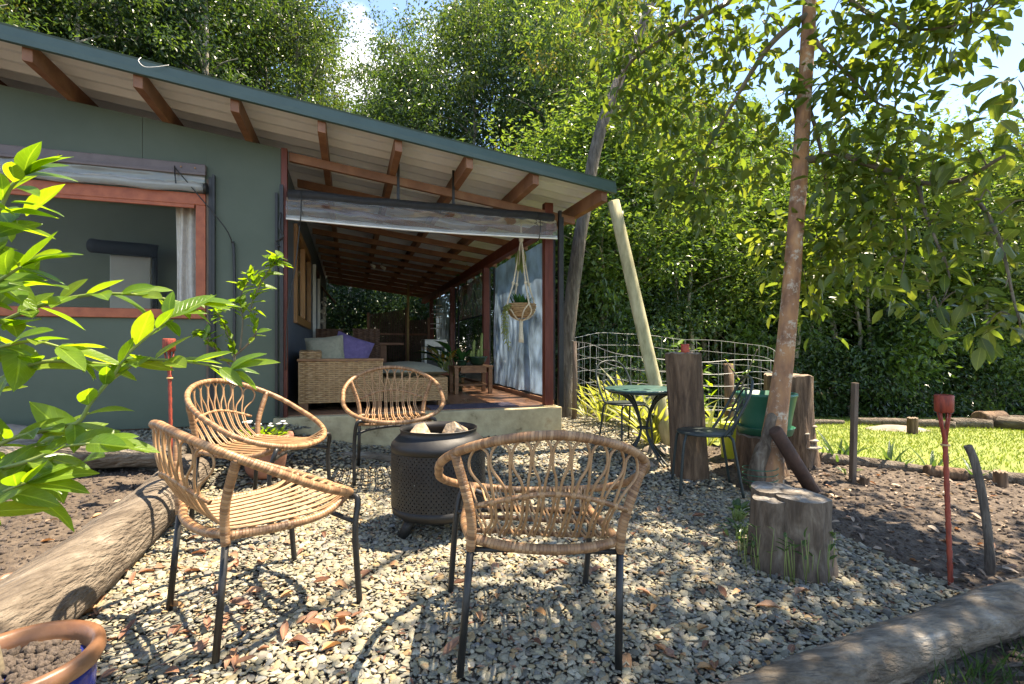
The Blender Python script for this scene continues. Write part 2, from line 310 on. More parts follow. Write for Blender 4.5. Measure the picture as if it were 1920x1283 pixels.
def leafmat(name, cols, rough=.38, trans=.45, tint=None, spec=.5):
    """leaf: diffuse and gloss on top, light passing through from behind; colour varies leaf by leaf"""
    m, N, L, B = newmat(name)
    at = N.new('ShaderNodeAttribute'); at.attribute_name = 'tint'
    oi = N.new('ShaderNodeObjectInfo')
    ad = N.new('ShaderNodeMath'); ad.operation = 'MULTIPLY_ADD'; ad.inputs[1].default_value = .35; L.new(oi.outputs['Random'], ad.inputs[0])
    sc = N.new('ShaderNodeMath'); sc.operation = 'MULTIPLY'; sc.inputs[1].default_value = .65; L.new(at.outputs['Fac'], sc.inputs[0]); L.new(sc.outputs[0], ad.inputs[2])
    n = len(cols); r = ramp(N, [(.08 + .84 * k / max(1, n - 1), c) for k, c in enumerate(cols)]); L.new(ad.outputs[0], r.inputs['Fac'])
    uvn = N.new('ShaderNodeTexCoord'); sx = N.new('ShaderNodeSeparateXYZ'); L.new(uvn.outputs['UV'], sx.inputs[0])
    ab = N.new('ShaderNodeMath'); ab.operation = 'SUBTRACT'; ab.inputs[1].default_value = .5; L.new(sx.outputs['X'], ab.inputs[0])
    aa = N.new('ShaderNodeMath'); aa.operation = 'ABSOLUTE'; L.new(ab.outputs[0], aa.inputs[0])
    v1 = N.new('ShaderNodeMath'); v1.operation = 'MULTIPLY_ADD'; v1.inputs[1].default_value = -5; L.new(aa.outputs[0], v1.inputs[0])
    v2 = N.new('ShaderNodeMath'); v2.operation = 'MULTIPLY'; v2.inputs[1].default_value = 9; L.new(sx.outputs['Y'], v2.inputs[0]); L.new(v2.outputs[0], v1.inputs[2])
    v3 = N.new('ShaderNodeMath'); v3.operation = 'FRACT'; L.new(v1.outputs[0], v3.inputs[0])
    vr = ramp(N, [(0, (1, 1, 1)), (.1, (0, 0, 0)), (.92, (0, 0, 0)), (1, (1, 1, 1))]); L.new(v3.outputs[0], vr.inputs['Fac'])
    mr_ = ramp(N, [(0, (1, 1, 1)), (.02, (1, 1, 1)), (.045, (0, 0, 0))]); L.new(aa.outputs[0], mr_.inputs['Fac'])
    vm = N.new('ShaderNodeMath'); vm.operation = 'MULTIPLY_ADD'; vm.inputs[1].default_value = .3; L.new(vr.outputs['Color'], vm.inputs[0]); L.new(mr_.outputs['Color'], vm.inputs[2])
    bl_ = N.new('ShaderNodeTexNoise'); bl_.inputs['Scale'].default_value = 3.5; bl_.inputs['Detail'].default_value = 5; L.new(uvn.outputs['Object'], bl_.inputs['Vector'])
    bm = N.new('ShaderNodeMix'); bm.data_type = 'RGBA'; bm.blend_type = 'OVERLAY'; bm.inputs['Factor'].default_value = .35; L.new(r.outputs['Color'], bm.inputs['A']); L.new(bl_.outputs['Fac'], bm.inputs['B'])
    vc = N.new('ShaderNodeMix'); vc.data_type = 'RGBA'; vc.inputs['B'].default_value = (*[min(1, c * 2.2 + .03) for c in cols[-1]], 1); L.new(bm.outputs['Result'], vc.inputs['A'])
    vf = N.new('ShaderNodeMath'); vf.operation = 'MULTIPLY'; vf.inputs[1].default_value = .3; L.new(vm.outputs[0], vf.inputs[0]); L.new(vf.outputs[0], vc.inputs['Factor'])
    L.new(vc.outputs['Result'], B.inputs['Base Color']); B.inputs['Roughness'].default_value = rough; B.inputs['Specular IOR Level'].default_value = spec
    vb_ = N.new('ShaderNodeBump'); vb_.inputs['Strength'].default_value = .35; vb_.inputs['Distance'].default_value = .004; vb_.invert = True; L.new(vm.outputs[0], vb_.inputs['Height']); L.new(vb_.outputs['Normal'], B.inputs['Normal'])
    tr = N.new('ShaderNodeBsdfTranslucent'); hs = N.new('ShaderNodeMix'); hs.data_type = 'RGBA'; hs.blend_type = 'MULTIPLY'; hs.inputs['Factor'].default_value = 1
    hs.inputs['B'].default_value = (*(tint or (1.85, 1.8, .7)), 1); L.new(vc.outputs['Result'], hs.inputs['A']); L.new(hs.outputs['Result'], tr.inputs['Color'])
    ms = N.new('ShaderNodeMixShader'); ms.inputs['Fac'].default_value = trans
    L.new(B.outputs[0], ms.inputs[1]); L.new(tr.outputs[0], ms.inputs[2]); L.new(ms.outputs[0], N['Material Output'].inputs['Surface'])
    return m
M['leaf_forest'] = leafmat('rainforest_leaves', [(.024, .05, .016), (.04, .078, .023), (.062, .104, .029), (.098, .124, .038)], rough=.3, trans=.45)
M['leaf_fresh'] = leafmat('fresh_green_leaves', [(.042, .085, .022), (.07, .125, .03), (.105, .165, .04), (.145, .18, .052)], rough=.3, trans=.47)
M['leaf_olive'] = leafmat('olive_canopy_leaves', [(.05, .065, .02), (.085, .095, .028), (.13, .122, .04), (.17, .13, .06)], rough=.36, trans=.45)
M['leaf_shrub'] = leafmat('understory_leaves', [(.022, .046, .018), (.038, .074, .026), (.062, .108, .036)], rough=.26, trans=.4)
M['leaf_near'] = leafmat('glossy_broad_leaves', [(.042, .07, .016), (.066, .104, .022), (.1, .14, .03), (.14, .16, .038)], rough=.34, trans=.53)
M['leaf_citrus'] = leafmat('citrus_leaves', [(.07, .15, .018), (.11, .2, .022), (.17, .25, .028)], rough=.3, trans=.55, tint=(2.4, 2.1, .5))
M['leaf_strap'] = leafmat('strappy_leaves', [(.09, .13, .03), (.2, .22, .06), (.3, .3, .1)], rough=.4)
M['leaf_indoor'] = leafmat('deep_green_leaves', [(.012, .05, .014), (.025, .085, .025), (.04, .12, .03)], rough=.25, trans=.3)
M['leaf_dead'] = leafmat('dry_fallen_leaves', [(.1, .04, .022), (.2, .095, .055), (.3, .17, .1), (.36, .2, .08)], rough=.6, trans=.2, tint=(1.4, 1.1, .8))
M['leaf_litter'] = leafmat('bleached_leaf_litter', [(.18, .12, .08), (.3, .22, .15), (.42, .33, .24)], rough=.7, trans=.15, tint=(1.2, 1.1, .9))
M['grass'] = leafmat('lawn_grass', [(.09, .15, .022), (.14, .2, .03), (.21, .24, .05)], rough=.5, trans=.35, tint=(1.7, 1.6, .6))
M['lawn'] = mat('lawn_turf', [(.3, (.12, .155, .028)), (.5, (.18, .22, .042)), (.75, (.26, .26, .075))], ns=3, detail=14, rough=.9, bump=.8, bs=80, bd=.02)
M['litterground'] = mat('forest_floor', [(.3, (.035, .026, .017)), (.55, (.075, .058, .036)), (.8, (.06, .07, .025))], ns=2.5, detail=12, rough=.95, bump=.8, bs=20, bd=.04)
M['greenstem'] = mat('green_stem', [(.3, (.12, .17, .03)), (.7, (.22, .25, .07))], ns=12, rough=.6, bump=.1)
M['twig'] = mat('grey_brown_twig', [(.3, (.09, .07, .045)), (.7, (.2, .16, .1))], ns=14, rough=.8, bump=.3)
def clearmat(name, tintc, body, haze, bodycol=(.75, .8, .85), rough=.05, ior=1.5, bump=.5, gl=1.):    # clear vinyl: mostly see-through, glossy, a little milky
    m, N, L, B = newmat(name)
    t = N.new('ShaderNodeBsdfTransparent'); t.inputs['Color'].default_value = (*tintc, 1)
    g = N.new('ShaderNodeBsdfGlossy'); g.inputs['Roughness'].default_value = rough; g.inputs['Color'].default_value = (1, 1, 1, 1)
    lw = N.new('ShaderNodeFresnel'); lw.inputs['IOR'].default_value = ior
    co = N.new('ShaderNodeTexCoord'); nn = N.new('ShaderNodeTexNoise'); nn.inputs['Scale'].default_value = 4; nn.inputs['Detail'].default_value = 5; L.new(co.outputs['Object'], nn.inputs['Vector'])
    bp = N.new('ShaderNodeBump'); bp.inputs['Strength'].default_value = bump; bp.inputs['Distance'].default_value = .03; L.new(nn.outputs['Fac'], bp.inputs['Height'])
    L.new(bp.outputs['Normal'], g.inputs['Normal']); L.new(bp.outputs['Normal'], lw.inputs['Normal'])
    d = N.new('ShaderNodeBsdfTranslucent'); d.inputs['Color'].default_value = (*bodycol, 1)
    d2 = N.new('ShaderNodeBsdfDiffuse'); d2.inputs['Color'].default_value = (*bodycol, 1)
    md = N.new('ShaderNodeMixShader'); L.new(d.outputs[0], md.inputs[1]); L.new(d2.outputs[0], md.inputs[2])
    m1 = N.new('ShaderNodeMixShader'); L.new(t.outputs[0], m1.inputs[1]); L.new(md.outputs[0], m1.inputs[2])
    rp = N.new('ShaderNodeMapRange'); rp.inputs['From Min'].default_value = .35; rp.inputs['From Max'].default_value = .7; rp.inputs['To Min'].default_value = body; rp.inputs['To Max'].default_value = haze
    L.new(nn.outputs['Fac'], rp.inputs['Value']); L.new(rp.outputs['Result'], m1.inputs['Fac'])
    m2 = N.new('ShaderNodeMixShader'); gm = N.new('ShaderNodeMath'); gm.operation = 'MULTIPLY'; gm.inputs[1].default_value = gl; L.new(lw.outputs[0], gm.inputs[0]); L.new(gm.outputs[0], m2.inputs['Fac']); L.new(m1.outputs[0], m2.inputs[1]); L.new(g.outputs[0], m2.inputs[2])
    L.new(m2.outputs[0], N['Material Output'].inputs['Surface'])
    return m
M['clear'] = clearmat('clear_vinyl', (.93, .95, .95), .18, .28, bodycol=(.82, .86, .88), ior=1.45, bump=.08, rough=.1, gl=.8)
M['clearroll'] = clearmat('rolled_clear_vinyl', (.85, .88, .86), .36, .48, bodycol=(.78, .8, .76), ior=1.5, bump=.08, rough=.1, gl=.9)
M['milky'] = clearmat('milky_sky_tinted_vinyl', (.85, .9, .95), .2, .72, bodycol=(.42, .58, .76), ior=1.3, bump=.05, rough=.35, gl=.2)  # blue body colour stands in for sky reflected and passed through
M['glass'] = clearmat('window_glass', (.96, .97, .97), 0, .0, ior=1.3, bump=.01, gl=.15)

# ------------------------------------------------------------------ leaf helpers
def set_tint(me, vals):
    a = me.attributes.new('tint', 'FLOAT', 'FACE'); a.data.foreach_set('value', np.asarray(vals, dtype=np.float32))
def leaf_shape(mb, base, d, nrm, ln, wd, curl=.15, fold=.2, segs=4, wav=0):
    """one curved leaf: midrib, two halves folded up a little, pointed tip"""
    d = Vector(d).normalized(); nrm = Vector(nrm); nrm = (nrm - d * nrm.dot(d)).normalized(); sd = d.cross(nrm); base = Vector(base)
    vs = []; 
    for i in range(segs + 1):
        t = i / segs; wv = math.sin(math.pi * min(1, t ** .85 * .985 + .012)) ** .8 * wd / 2
        if i == segs: wv = 0
        mid = base + d * (ln * t * (1 - .08 * curl * t)) - nrm * (curl * ln * t * t)
        up = nrm * (wv * fold * 2); wob = nrm * (wav * ln * math.sin(t * 9 + ln * 50))
        vs += [mid - sd * wv + up + wob, mid, mid + sd * wv + up - wob]
    fs = []; uv = []
    for i in range(segs):
        a = i * 3; y0, y1 = i / segs, (i + 1) / segs; fs += [(a, a + 1, a + 4, a + 3), (a + 1, a + 2, a + 5, a + 4)]
        uv += [[(0, y0), (.5, y0), (.5, y1), (0, y1)], [(.5, y0), (1, y0), (1, y1), (.5, y1)]]
    mb.add(vs, fs, uv, True)
def leaf_mesh(name, m, wd=.42, curl=.15, fold=.18, segs=5, wav=0, tint=.5):
    mb = MB(); leaf_shape(mb, (0, 0, 0), (0, 1, 0), (0, 0, 1), 1, wd, curl, fold, segs, wav)
    me = mb.mesh(name); me.materials.append(m); set_tint(me, [tint] * len(me.polygons)); return me
def place_leaf(me, name, base, d, nrm, ln, parent=None):
    d = Vector(d).normalized(); nrm = Vector(nrm); nrm = (nrm - d * nrm.dot(d)); nrm = nrm.normalized() if nrm.length > 1e-5 else d.orthogonal().normalized()
    sd = d.cross(nrm)
    o = bpy.data.objects.new(name, me); C.objects.link(o)
    Mx = Matrix((sd, d, nrm)).transposed().to_4x4()
    b = Vector(base)
    if parent is not None: b = b - parent.location; o.parent = parent
    o.matrix_local = Matrix.Translation(b) @ Mx @ Matrix.Scale(ln, 4)
    return o
def cloud(name, cen, dirs, nrms, ln, wd, m, tints, parent=None, kind=None, fold=.25, droop=.15, rich=False):
    """many leaves as one mesh (numpy)"""
    n = len(cen); d = dirs / np.linalg.norm(dirs, axis=1, keepdims=True)
    nr = nrms - d * (nrms * d).sum(1, keepdims=True); nr /= np.linalg.norm(nr, axis=1, keepdims=True) + 1e-9
    sd = np.cross(d, nr); ln = ln[:, None]; wd = wd[:, None]
    if rich:
        b = cen; m1 = cen + d * ln * .35 - nr * ln * droop * .12; m2 = cen + d * ln * .7 - nr * ln * droop * .5; tip = cen + d * ln - nr * ln * droop
        l1 = m1 - sd * wd * .46 + nr * wd * fold; r1 = m1 + sd * wd * .46 + nr * wd * fold
        l2 = m2 - sd * wd * .42 + nr * wd * fold; r2 = m2 + sd * wd * .42 + nr * wd * fold
        V = np.stack([b, m1, m2, tip, l1, l2, r1, r2], 1).reshape(-1, 3); k = 8
        q = [(0, 1, 4), (1, 2, 5, 4), (2, 3, 5), (0, 6, 1), (1, 6, 7, 2), (2, 7, 3)]
    else:
        mid = cen + d * ln * .45 - nr * ln * droop * .3; tip = cen + d * ln - nr * ln * droop
        V = np.stack([cen, mid - sd * wd * .5 + nr * wd * fold, tip, mid + sd * wd * .5 + nr * wd * fold], 1).reshape(-1, 3); k = 4
        q = [(0, 3, 2), (0, 2, 1)]
    off = (np.arange(n) * k)
    faces = []
    lists = [(off[:, None] + np.array(f)[None, :]).tolist() for f in q]
    for row in zip(*lists): faces.extend(row)
    me = bpy.data.meshes.new(name); me.from_pydata(V.tolist(), [], faces)
    set_tint(me, np.repeat(tints, len(q))); me.materials.append(m)
    if rich: me.polygons.foreach_set('use_smooth', [True] * len(me.polygons))
    o = bpy.data.objects.new(name, me); C.objects.link(o); o.parent = parent
    if kind: o['kind'] = kind
    return o

# ------------------------------------------------------------------ scattered pieces nobody could count
def scatter(name, P, Rt, Sc, m, kind='stuff', sub=2, amp=.35, variants=4):
    me = bpy.data.meshes.new(name); me.from_pydata([tuple(p) for p in P], [], [])
    for nm, arr in (('rot', Rt), ('scl', Sc)):
        a = me.attributes.new(nm, 'FLOAT_VECTOR', 'POINT'); a.data.foreach_set('vector', np.asarray(arr, dtype=np.float32).ravel())
    o = bpy.data.objects.new(name, me); C.objects.link(o); o['kind'] = kind; me.materials.append(m)
    g = bpy.data.node_groups.new(name, 'GeometryNodeTree')
    g.interface.new_socket('Geometry', in_out='INPUT', socket_type='NodeSocketGeometry'); g.interface.new_socket('Geometry', in_out='OUTPUT', socket_type='NodeSocketGeometry')
    N = g.nodes; L = g.links; gi = N.new('NodeGroupInput'); go = N.new('NodeGroupOutput')
    jn = N.new('GeometryNodeJoinGeometry')
    for k in range(variants):
        ic = N.new('GeometryNodeMeshIcoSphere'); ic.inputs['Radius'].default_value = 1; ic.inputs['Subdivisions'].default_value = sub
        sp = N.new('GeometryNodeSetPosition'); nz = N.new('ShaderNodeTexNoise'); nz.inputs['Scale'].default_value = .9; nz.inputs['Detail'].default_value = 1
        po = N.new('GeometryNodeInputPosition'); ad = N.new('ShaderNodeVectorMath'); ad.operation = 'ADD'; ad.inputs[1].default_value = (k * 7.3, k * 3.1, k * 1.7)
        L.new(po.outputs[0], ad.inputs[0]); L.new(ad.outputs[0], nz.inputs['Vector'])
        sb = N.new('ShaderNodeVectorMath'); sb.operation = 'SUBTRACT'; sb.inputs[1].default_value = (.5, .5, .5); L.new(nz.outputs['Color'], sb.inputs[0])
        sl = N.new('ShaderNodeVectorMath'); sl.operation = 'SCALE'; sl.inputs['Scale'].default_value = amp * 4; L.new(sb.outputs[0], sl.inputs[0])
        L.new(ic.outputs['Mesh'], sp.inputs['Geometry']); L.new(sl.outputs[0], sp.inputs['Offset'])
        sm = N.new('GeometryNodeSetShadeSmooth'); L.new(sp.outputs[0], sm.inputs[0])
        mt = N.new('GeometryNodeSetMaterial'); mt.inputs['Material'].default_value = m; L.new(sm.outputs[0], mt.inputs[0])
        gt = N.new('GeometryNodeGeometryToInstance'); L.new(mt.outputs[0], gt.inputs[0]); L.new(gt.outputs[0], jn.inputs[0])
    ip = N.new('GeometryNodeInstanceOnPoints'); ip.inputs['Pick Instance'].default_value = True
    L.new(gi.outputs[0], ip.inputs['Points']); L.new(jn.outputs[0], ip.inputs['Instance'])
    for nm, sk in (('rot', 'Rotation'), ('scl', 'Scale')):
        na = N.new('GeometryNodeInputNamedAttribute'); na.data_type = 'FLOAT_VECTOR'; na.inputs['Name'].default_value = nm; L.new(na.outputs[0], ip.inputs[sk])
    L.new(ip.outputs[0], go.inputs[0])
    md = o.modifiers.new('pieces', 'NODES'); md.node_group = g
    return o
def inside(poly, X, Y):
    r = np.zeros(X.shape, bool); n = len(poly); j = n - 1
    for i in range(n):
        xi, yi = poly[i]; xj, yj = poly[j]
        c = ((yi > Y) != (yj > Y)) & (X < (xj - xi) * (Y - yi) / (yj - yi + 1e-12) + xi); r ^= c; j = i
    return r
def in_poly(poly, x, y): return bool(inside(poly, np.array([x]), np.array([y]))[0])
def patch(name, poly, hf, step, m, kind='structure'):
    xs = [p[0] for p in poly]; ys = [p[1] for p in poly]
    nx = int((max(xs) - min(xs)) / step) + 1; ny = int((max(ys) - min(ys)) / step) + 1
    idx = {}; vs = []; fs = []
    def vid(i, j):
        if (i, j) not in idx:
            x = min(xs) + i * step; y = min(ys) + j * step; idx[(i, j)] = len(vs); vs.append((x, y, hf(x, y)))
        return idx[(i, j)]
    gx = min(xs) + (np.arange(nx) + .5) * step; gy = min(ys) + (np.arange(ny) + .5) * step
    A, Bm = np.meshgrid(gx, gy, indexing='ij'); ok = inside(poly, A, Bm)
    for i, j in zip(*np.nonzero(ok)): fs.append((vid(i, j), vid(i + 1, j), vid(i + 1, j + 1), vid(i, j + 1)))
    me = bpy.data.meshes.new(name); me.from_pydata(vs, [], fs); me.materials.append(m); me.polygons.foreach_set('use_smooth', [True] * len(fs))
    o = bpy.data.objects.new(name, me); C.objects.link(o); o['kind'] = kind
    return o

# ------------------------------------------------------------------ the house frame: t along the front, k into depth
YAW = math.atan((U0 - 655) / F)
RD = Vector((math.cos(YAW), math.sin(YAW), 0)); DD = Vector((-math.sin(YAW), math.cos(YAW), 0)); W0 = Vector((-2.020, 4.337, 0))
FLOOR = .483; SLOPE = .125
def H(t, k, z=0): return W0 + RD * t + DD * k + Vector((0, 0, z))
def tk(x, y): q = Vector((x, y, 0)) - W0; return q.dot(RD), q.dot(DD)
def roofz(t): return 2.97 - SLOPE * t
def hbox(mb, t0, t1, k0, k1, z0, z1, slope=0):
    def p(t, k, z): return H(t, k, z - slope * t)
    return mb.corners([p(t0, k0, z0), p(t1, k0, z0), p(t1, k1, z0), p(t0, k1, z0), p(t0, k0, z1), p(t1, k0, z1), p(t1, k1, z1), p(t0, k1, z1)])

# ------------------------------------------------------------------ ground, beds, lawn
LOGA, LOGB = Vector((-1.60, 1.28, 0)), Vector((-2.22, 3.42, 0))          # the long log left of the gravel
def bedz(x, y): return .13 + .045 * (y - 1.5) + .05 * noise.noise(Vector((x * 2.3, y * 2.3, 3))) * .6 + .02 * noise.noise(Vector((x * 9, y * 9, 1)))
def terrain(x, y):
    z = G(x, y) - .05
    t, k = tk(x, y)
    if -9 < t < 2.7 and k > -.05: z = min(z, .02)
    return z
def gridsheet(name, xs, ys, hf, m):
    vs = [(x, y, hf(x, y)) for y in ys for x in xs]; n = len(xs); fs = [(j * n + i, j * n + i + 1, (j + 1) * n + i + 1, (j + 1) * n + i) for j in range(len(ys) - 1) for i in range(n - 1)]
    me = bpy.data.meshes.new(name); me.from_pydata(vs, [], fs); me.materials.append(m); me.polygons.foreach_set('use_smooth', [True] * len(fs))
    o = bpy.data.objects.new(name, me); C.objects.link(o); o['kind'] = 'structure'; return o
xs = [-600, -200, -80, -40] + [-25 + i for i in range(0, 20)] + [-5 + .25 * i for i in range(0, 60)] + [10 + i for i in range(0, 16)] + [40, 80, 200, 600]
ys = [-600, -200, -60, -20, -8, -4] + [-2 + .25 * i for i in range(0, 56)] + [12 + i for i in range(0, 15)] + [40, 80, 200, 600]
gridsheet('ground', xs, ys, terrain, M['litterground'])
GRAVEL = [(-1.55, .9), (-1.62, 1.4), (-2.2, 3.4), (-2.45, 3.55)] + [tuple(H(t, -.02).xy) for t in (-.6, 2.66)] + [tuple(H(2.7, 1.2).xy), (1.2, 6.4), (2.2, 5.6), (1.75, 4.6), (1.55, 3.9), (1.6, 3.1), (1.72, 2.55), (1.95, 2.0), (1.5, 1.75), (.55, 1.45), (.2, .9)]
def gz(x, y):
    t, k = tk(x, y); z = G(x, y)
    up = sst(-1.0, -.12, k) * sst(1.0, -.3, t) if t < 1.0 else 0
    return z + up * max(0, .40 - z)
GCX, GCY = -.1, 3.2
patch('gravel_bed', [(GCX + (x - GCX) * 1.1, GCY + (y - GCY) * 1.06) for x, y in GRAVEL], lambda x, y: gz(x, y) - .012, .06, M['gravelbase'])
BEDL = [(-6, .6), (-1.3, .6), (-1.6, 1.28), (-2.22, 3.42), (-2.3, 3.75), (-6, 2.6)]
patch('soil_bed_left', BEDL, bedz, .04, M['soil'])
STRIP = [(-2.3, 3.66), (-6, 2.5)] + [tuple(H(t, .02).xy) for t in (-4.6, .02)] + [(-1.7, 4.2), (-2.0, 3.75)]
patch('gravel_strip', STRIP, lambda x, y: .42 + .02 * noise.noise(Vector((x * 5, y * 5, 0))), .05, M['gravelbase'])
BEDR = [(.62, 1.5), (1.5, 1.72), (1.92, 1.98), (1.70, 2.5), (1.58, 3.1), (1.5, 3.9), (1.75, 4.7), (2.6, 4.75), (2.75, 4.15), (4.3, 3.45), (6.5, 2.4), (6.5, 1.1), (2.2, 1.75)]
EDGE = [(.62, 1.5), (1.5, 1.72), (1.92, 1.98), (1.70, 2.5), (1.58, 3.1), (1.5, 3.9), (1.75, 4.7)]
def edged(x, y):
    best = 9.
    for (ax_, ay_), (bx_, by_) in zip(EDGE[:-1], EDGE[1:]):
        ux, uy = bx_ - ax_, by_ - ay_; t = max(0, min(1, ((x - ax_) * ux + (y - ay_) * uy) / (ux * ux + uy * uy))); best = min(best, math.hypot(x - ax_ - t * ux, y - ay_ - t * uy))
    return best
def bedrz(x, y):
    e = sst(.0, .22, edged(x, y)) if x < 2.4 else 1.
    return G(x, y) - .022 * (1 - e) + e * (.02 + .018 * noise.noise(Vector((x * 4, y * 4, 5))) + .012 * noise.noise(Vector((x * 13, y * 13, 2))))
patch('soil_bed_right', BEDR, bedrz, .04, M['soil'])
LAWN = [(1.55, 4.9), (2.7, 4.32), (4.3, 3.6), (7, 2.6), (16, 1), (24, 6), (22, 10.5), (12, 9.9), (8, 9.6), (5, 9.7), (3.2, 9.3), (2.3, 7.5), (1.9, 6)]
patch('lawn', LAWN, lambda x, y: G(x, y) + .01, .2, M['lawn'])

# gravel pebbles: real stones, colours drawn from the pit
def pebmat():
    m, N, L, B = newmat('river_pebbles')
    oi = N.new('ShaderNodeObjectInfo'); t = N.new('ShaderNodeTexCoord'); nz = N.new('ShaderNodeTexNoise'); nz.inputs['Scale'].default_value = 3; nz.inputs['Detail'].default_value = 5; L.new(t.outputs['Object'], nz.inputs['Vector'])
    r = ramp(N, [(0, (.085, .08, .064)), (.14, (.16, .15, .108)), (.28, (.24, .215, .145)), (.4, (.12, .118, .104)), (.52, (.3, .265, .175)), (.64, (.19, .172, .105)), (.74, (.28, .19, .09)), (.82, (.14, .145, .138)), (.9, (.37, .33, .235)), (1, (.22, .2, .142))])
    L.new(oi.outputs['Random'], r.inputs['Fac'])
    mx = N.new('ShaderNodeMix'); mx.data_type = 'RGBA'; mx.blend_type = 'OVERLAY'; mx.inputs['Factor'].default_value = .45; L.new(r.outputs['Color'], mx.inputs['A']); L.new(nz.outputs['Fac'], mx.inputs['B'])
    L.new(mx.outputs['Result'], B.inputs['Base Color']); B.inputs['Roughness'].default_value = .7; B.inputs['Specular IOR Level'].default_value = .3
    return m
rng = np.random.default_rng(5)
def pebbles(name, poly, hf, spacing, smin, smax, m, sub=2, near=None, flat=.42, lift=.2, prob=1., amp=.35):
    xs = [p[0] for p in poly]; ys = [p[1] for p in poly]
    A, Bm = np.meshgrid(np.arange(min(xs), max(xs), spacing), np.arange(min(ys), max(ys), spacing), indexing='ij')
    X = (A + rng.uniform(-.5, .5, A.shape) * spacing).ravel(); Y = (Bm + rng.uniform(-.5, .5, A.shape) * spacing).ravel()
    ok = inside(poly, X, Y) & (Y > .8) & (np.abs(X) < 1.4 * Y + .3) & (rng.random(X.shape) < prob)
    if near: ok &= (Y > near[0]) & (Y < near[1])
    X = X[ok]; Y = Y[ok]; n = len(X)
    s = smin * (smax / smin) ** (rng.random(n) ** 1.6)
    asp = rng.uniform(.55, 1, n)
    Sc = np.stack([s, s * asp, s * flat * rng.uniform(.6, 1.3, n)], 1)
    Z = np.array([hf(x, y) for x, y in zip(X, Y)]) + s * lift * rng.uniform(-.3, 1.4, n)
    Rt = np.stack([rng.normal(0, .28, n), rng.normal(0, .28, n), rng.uniform(0, 6.28, n)], 1)
    return scatter(name, np.stack([X, Y, Z], 1), Rt, Sc, m, sub=sub, amp=amp)
PEB = pebmat()
GSPILL = GRAVEL[:-6] + [(1.66, 3.9), (1.72, 3.1), (1.84, 2.55), (2.02, 2.05), (1.5, 1.75), (.55, 1.45), (.2, .9)]
def gspz(x, y): return max(gz(x, y), bedrz(x, y) - .004) if in_poly(BEDR, x, y) else gz(x, y)
pebbles('gravel', GSPILL, gspz, .0160, .0068, .0218, PEB, near=(.8, 3.4), flat=.36)
pebbles('gravel', GRAVEL, gz, .027, .012, .028, PEB, sub=1, near=(3.4, 7))
pebbles('gravel', STRIP, lambda x, y: .425, .03, .01, .022, PEB, sub=1)
CRUMB = mat('soil_crumbs', [(.3, (.035, .025, .018)), (.7, (.13, .1, .078))], ns=3, rough=.95, bump=.5, coord='Generated')
pebbles('soil_crumbs', BEDL, bedz, .035, .005, .022, CRUMB, sub=1, flat=.7, amp=.5)
pebbles('soil_crumbs', BEDR, bedrz, .042, .005, .024, CRUMB, sub=1, flat=.7, amp=.5)

# lawn blades
n = 75000
gx = rng.uniform(1.5, 14, n); gy = rng.uniform(2.0, 10.4, n)
ok = inside(LAWN, gx, gy) & (np.abs(gx) < 1.7 * gy); gx = gx[ok]; gy = gy[ok]; n = len(gx)
cen = np.stack([gx, gy, [G(x, y) + .008 for x, y in zip(gx, gy)]], 1)
dr = np.stack([rng.normal(0, .6, n), rng.normal(0, .6, n), np.ones(n)], 1); nn = rng.normal(0, 1, (n, 3))
o = cloud('lawn_grass', cen, dr, nn, rng.uniform(.025, .05, n), rng.uniform(.006, .012, n), M['grass'], rng.random(n), kind='stuff')

# ------------------------------------------------------------------ the cabin
cab = thing('cabin', 'dark green cabin with skillion steel roof and open veranda', 'cabin', H(0, 0, .3))
b = MB(); hbox(b, -.06, 2.664, -.03, 9.6, -.1, FLOOR); b.build('slab', M['concrete'], cab, bevel=.012)
b = MB(); hbox(b, .02, 2.60, .06, 9.5, FLOOR - .01, FLOOR + .006); b.build('floor', M['floor'], cab)
# front wall, in sheets butted with a fine seam
T_L, T_R, ZB, ZT = -2.42, -.571, 1.335, 2.375         # window frame outer edges
wall = MB()
def top(t): return roofz(t) - .135
def wpiece(mb, t0, t1, z0, z1=None, k0=0., k1=.1):
    za, zb = (z1, z1) if z1 is not None else (top(t0), top(t1))
    mb.corners([H(t0, k0, z0), H(t1, k0, z0), H(t1, k1, z0), H(t0, k1, z0), H(t0, k0, za), H(t1, k0, zb), H(t1, k1, zb), H(t0, k1, za)])
wpiece(wall, T_R, -.001, .44); wpiece(wall, T_L, -1.0265, ZT); wpiece(wall, -1.0235, T_R - .0005, ZT); wpiece(wall, T_L, T_R - .0005, .44, ZB); wpiece(wall, -3.2, T_L - .0005, .44)
wo = wall.build('wall', M['wall'], cab)
b = MB(); hbox(b, -1.10, -.95, .012, .09, ZT + .01, top(-1.02) - .02); b.build('wall_seam_backing', M['rubber'], wo)
sw = MB()
def spiece(k0, k1, z0, z1): hbox(sw, -.1, 0, k0, k1, z0, z1)
KW0, KW1, ZW0, ZW1 = 1.04, 3.1, 1.36, 2.43
spiece(.102, KW0, FLOOR, top(0)); spiece(KW0 + .0005, KW1, FLOOR, ZW0); spiece(KW0 + .0005, KW1, ZW1, top(0)); spiece(KW1 + .0005, 4.0, FLOOR, top(0)); spiece(5.2, 9.0, FLOOR, top(0)); spiece(4.0005, 5.1995, 2.45, top(0))
sw.build('wall', M['bluewall'], cab)
b = MB(); hbox(b, -5.2, -.102, 2.6, 2.66, .4, 3.3); b.build('interior_wall', M['inwall'], cab)
b = MB(); hbox(b, -5.2, -.102, .102, 9, .40, FLOOR); b.build('interior_floor', M['floor'], cab)
b = MB(); hbox(b, -5.2, -5.1, 2.7, 9, .4, 3.4); hbox(b, -5.1, -.1, 8.9, 9, .4, 2.9); b.build('rear_wall', M['wall'], cab)
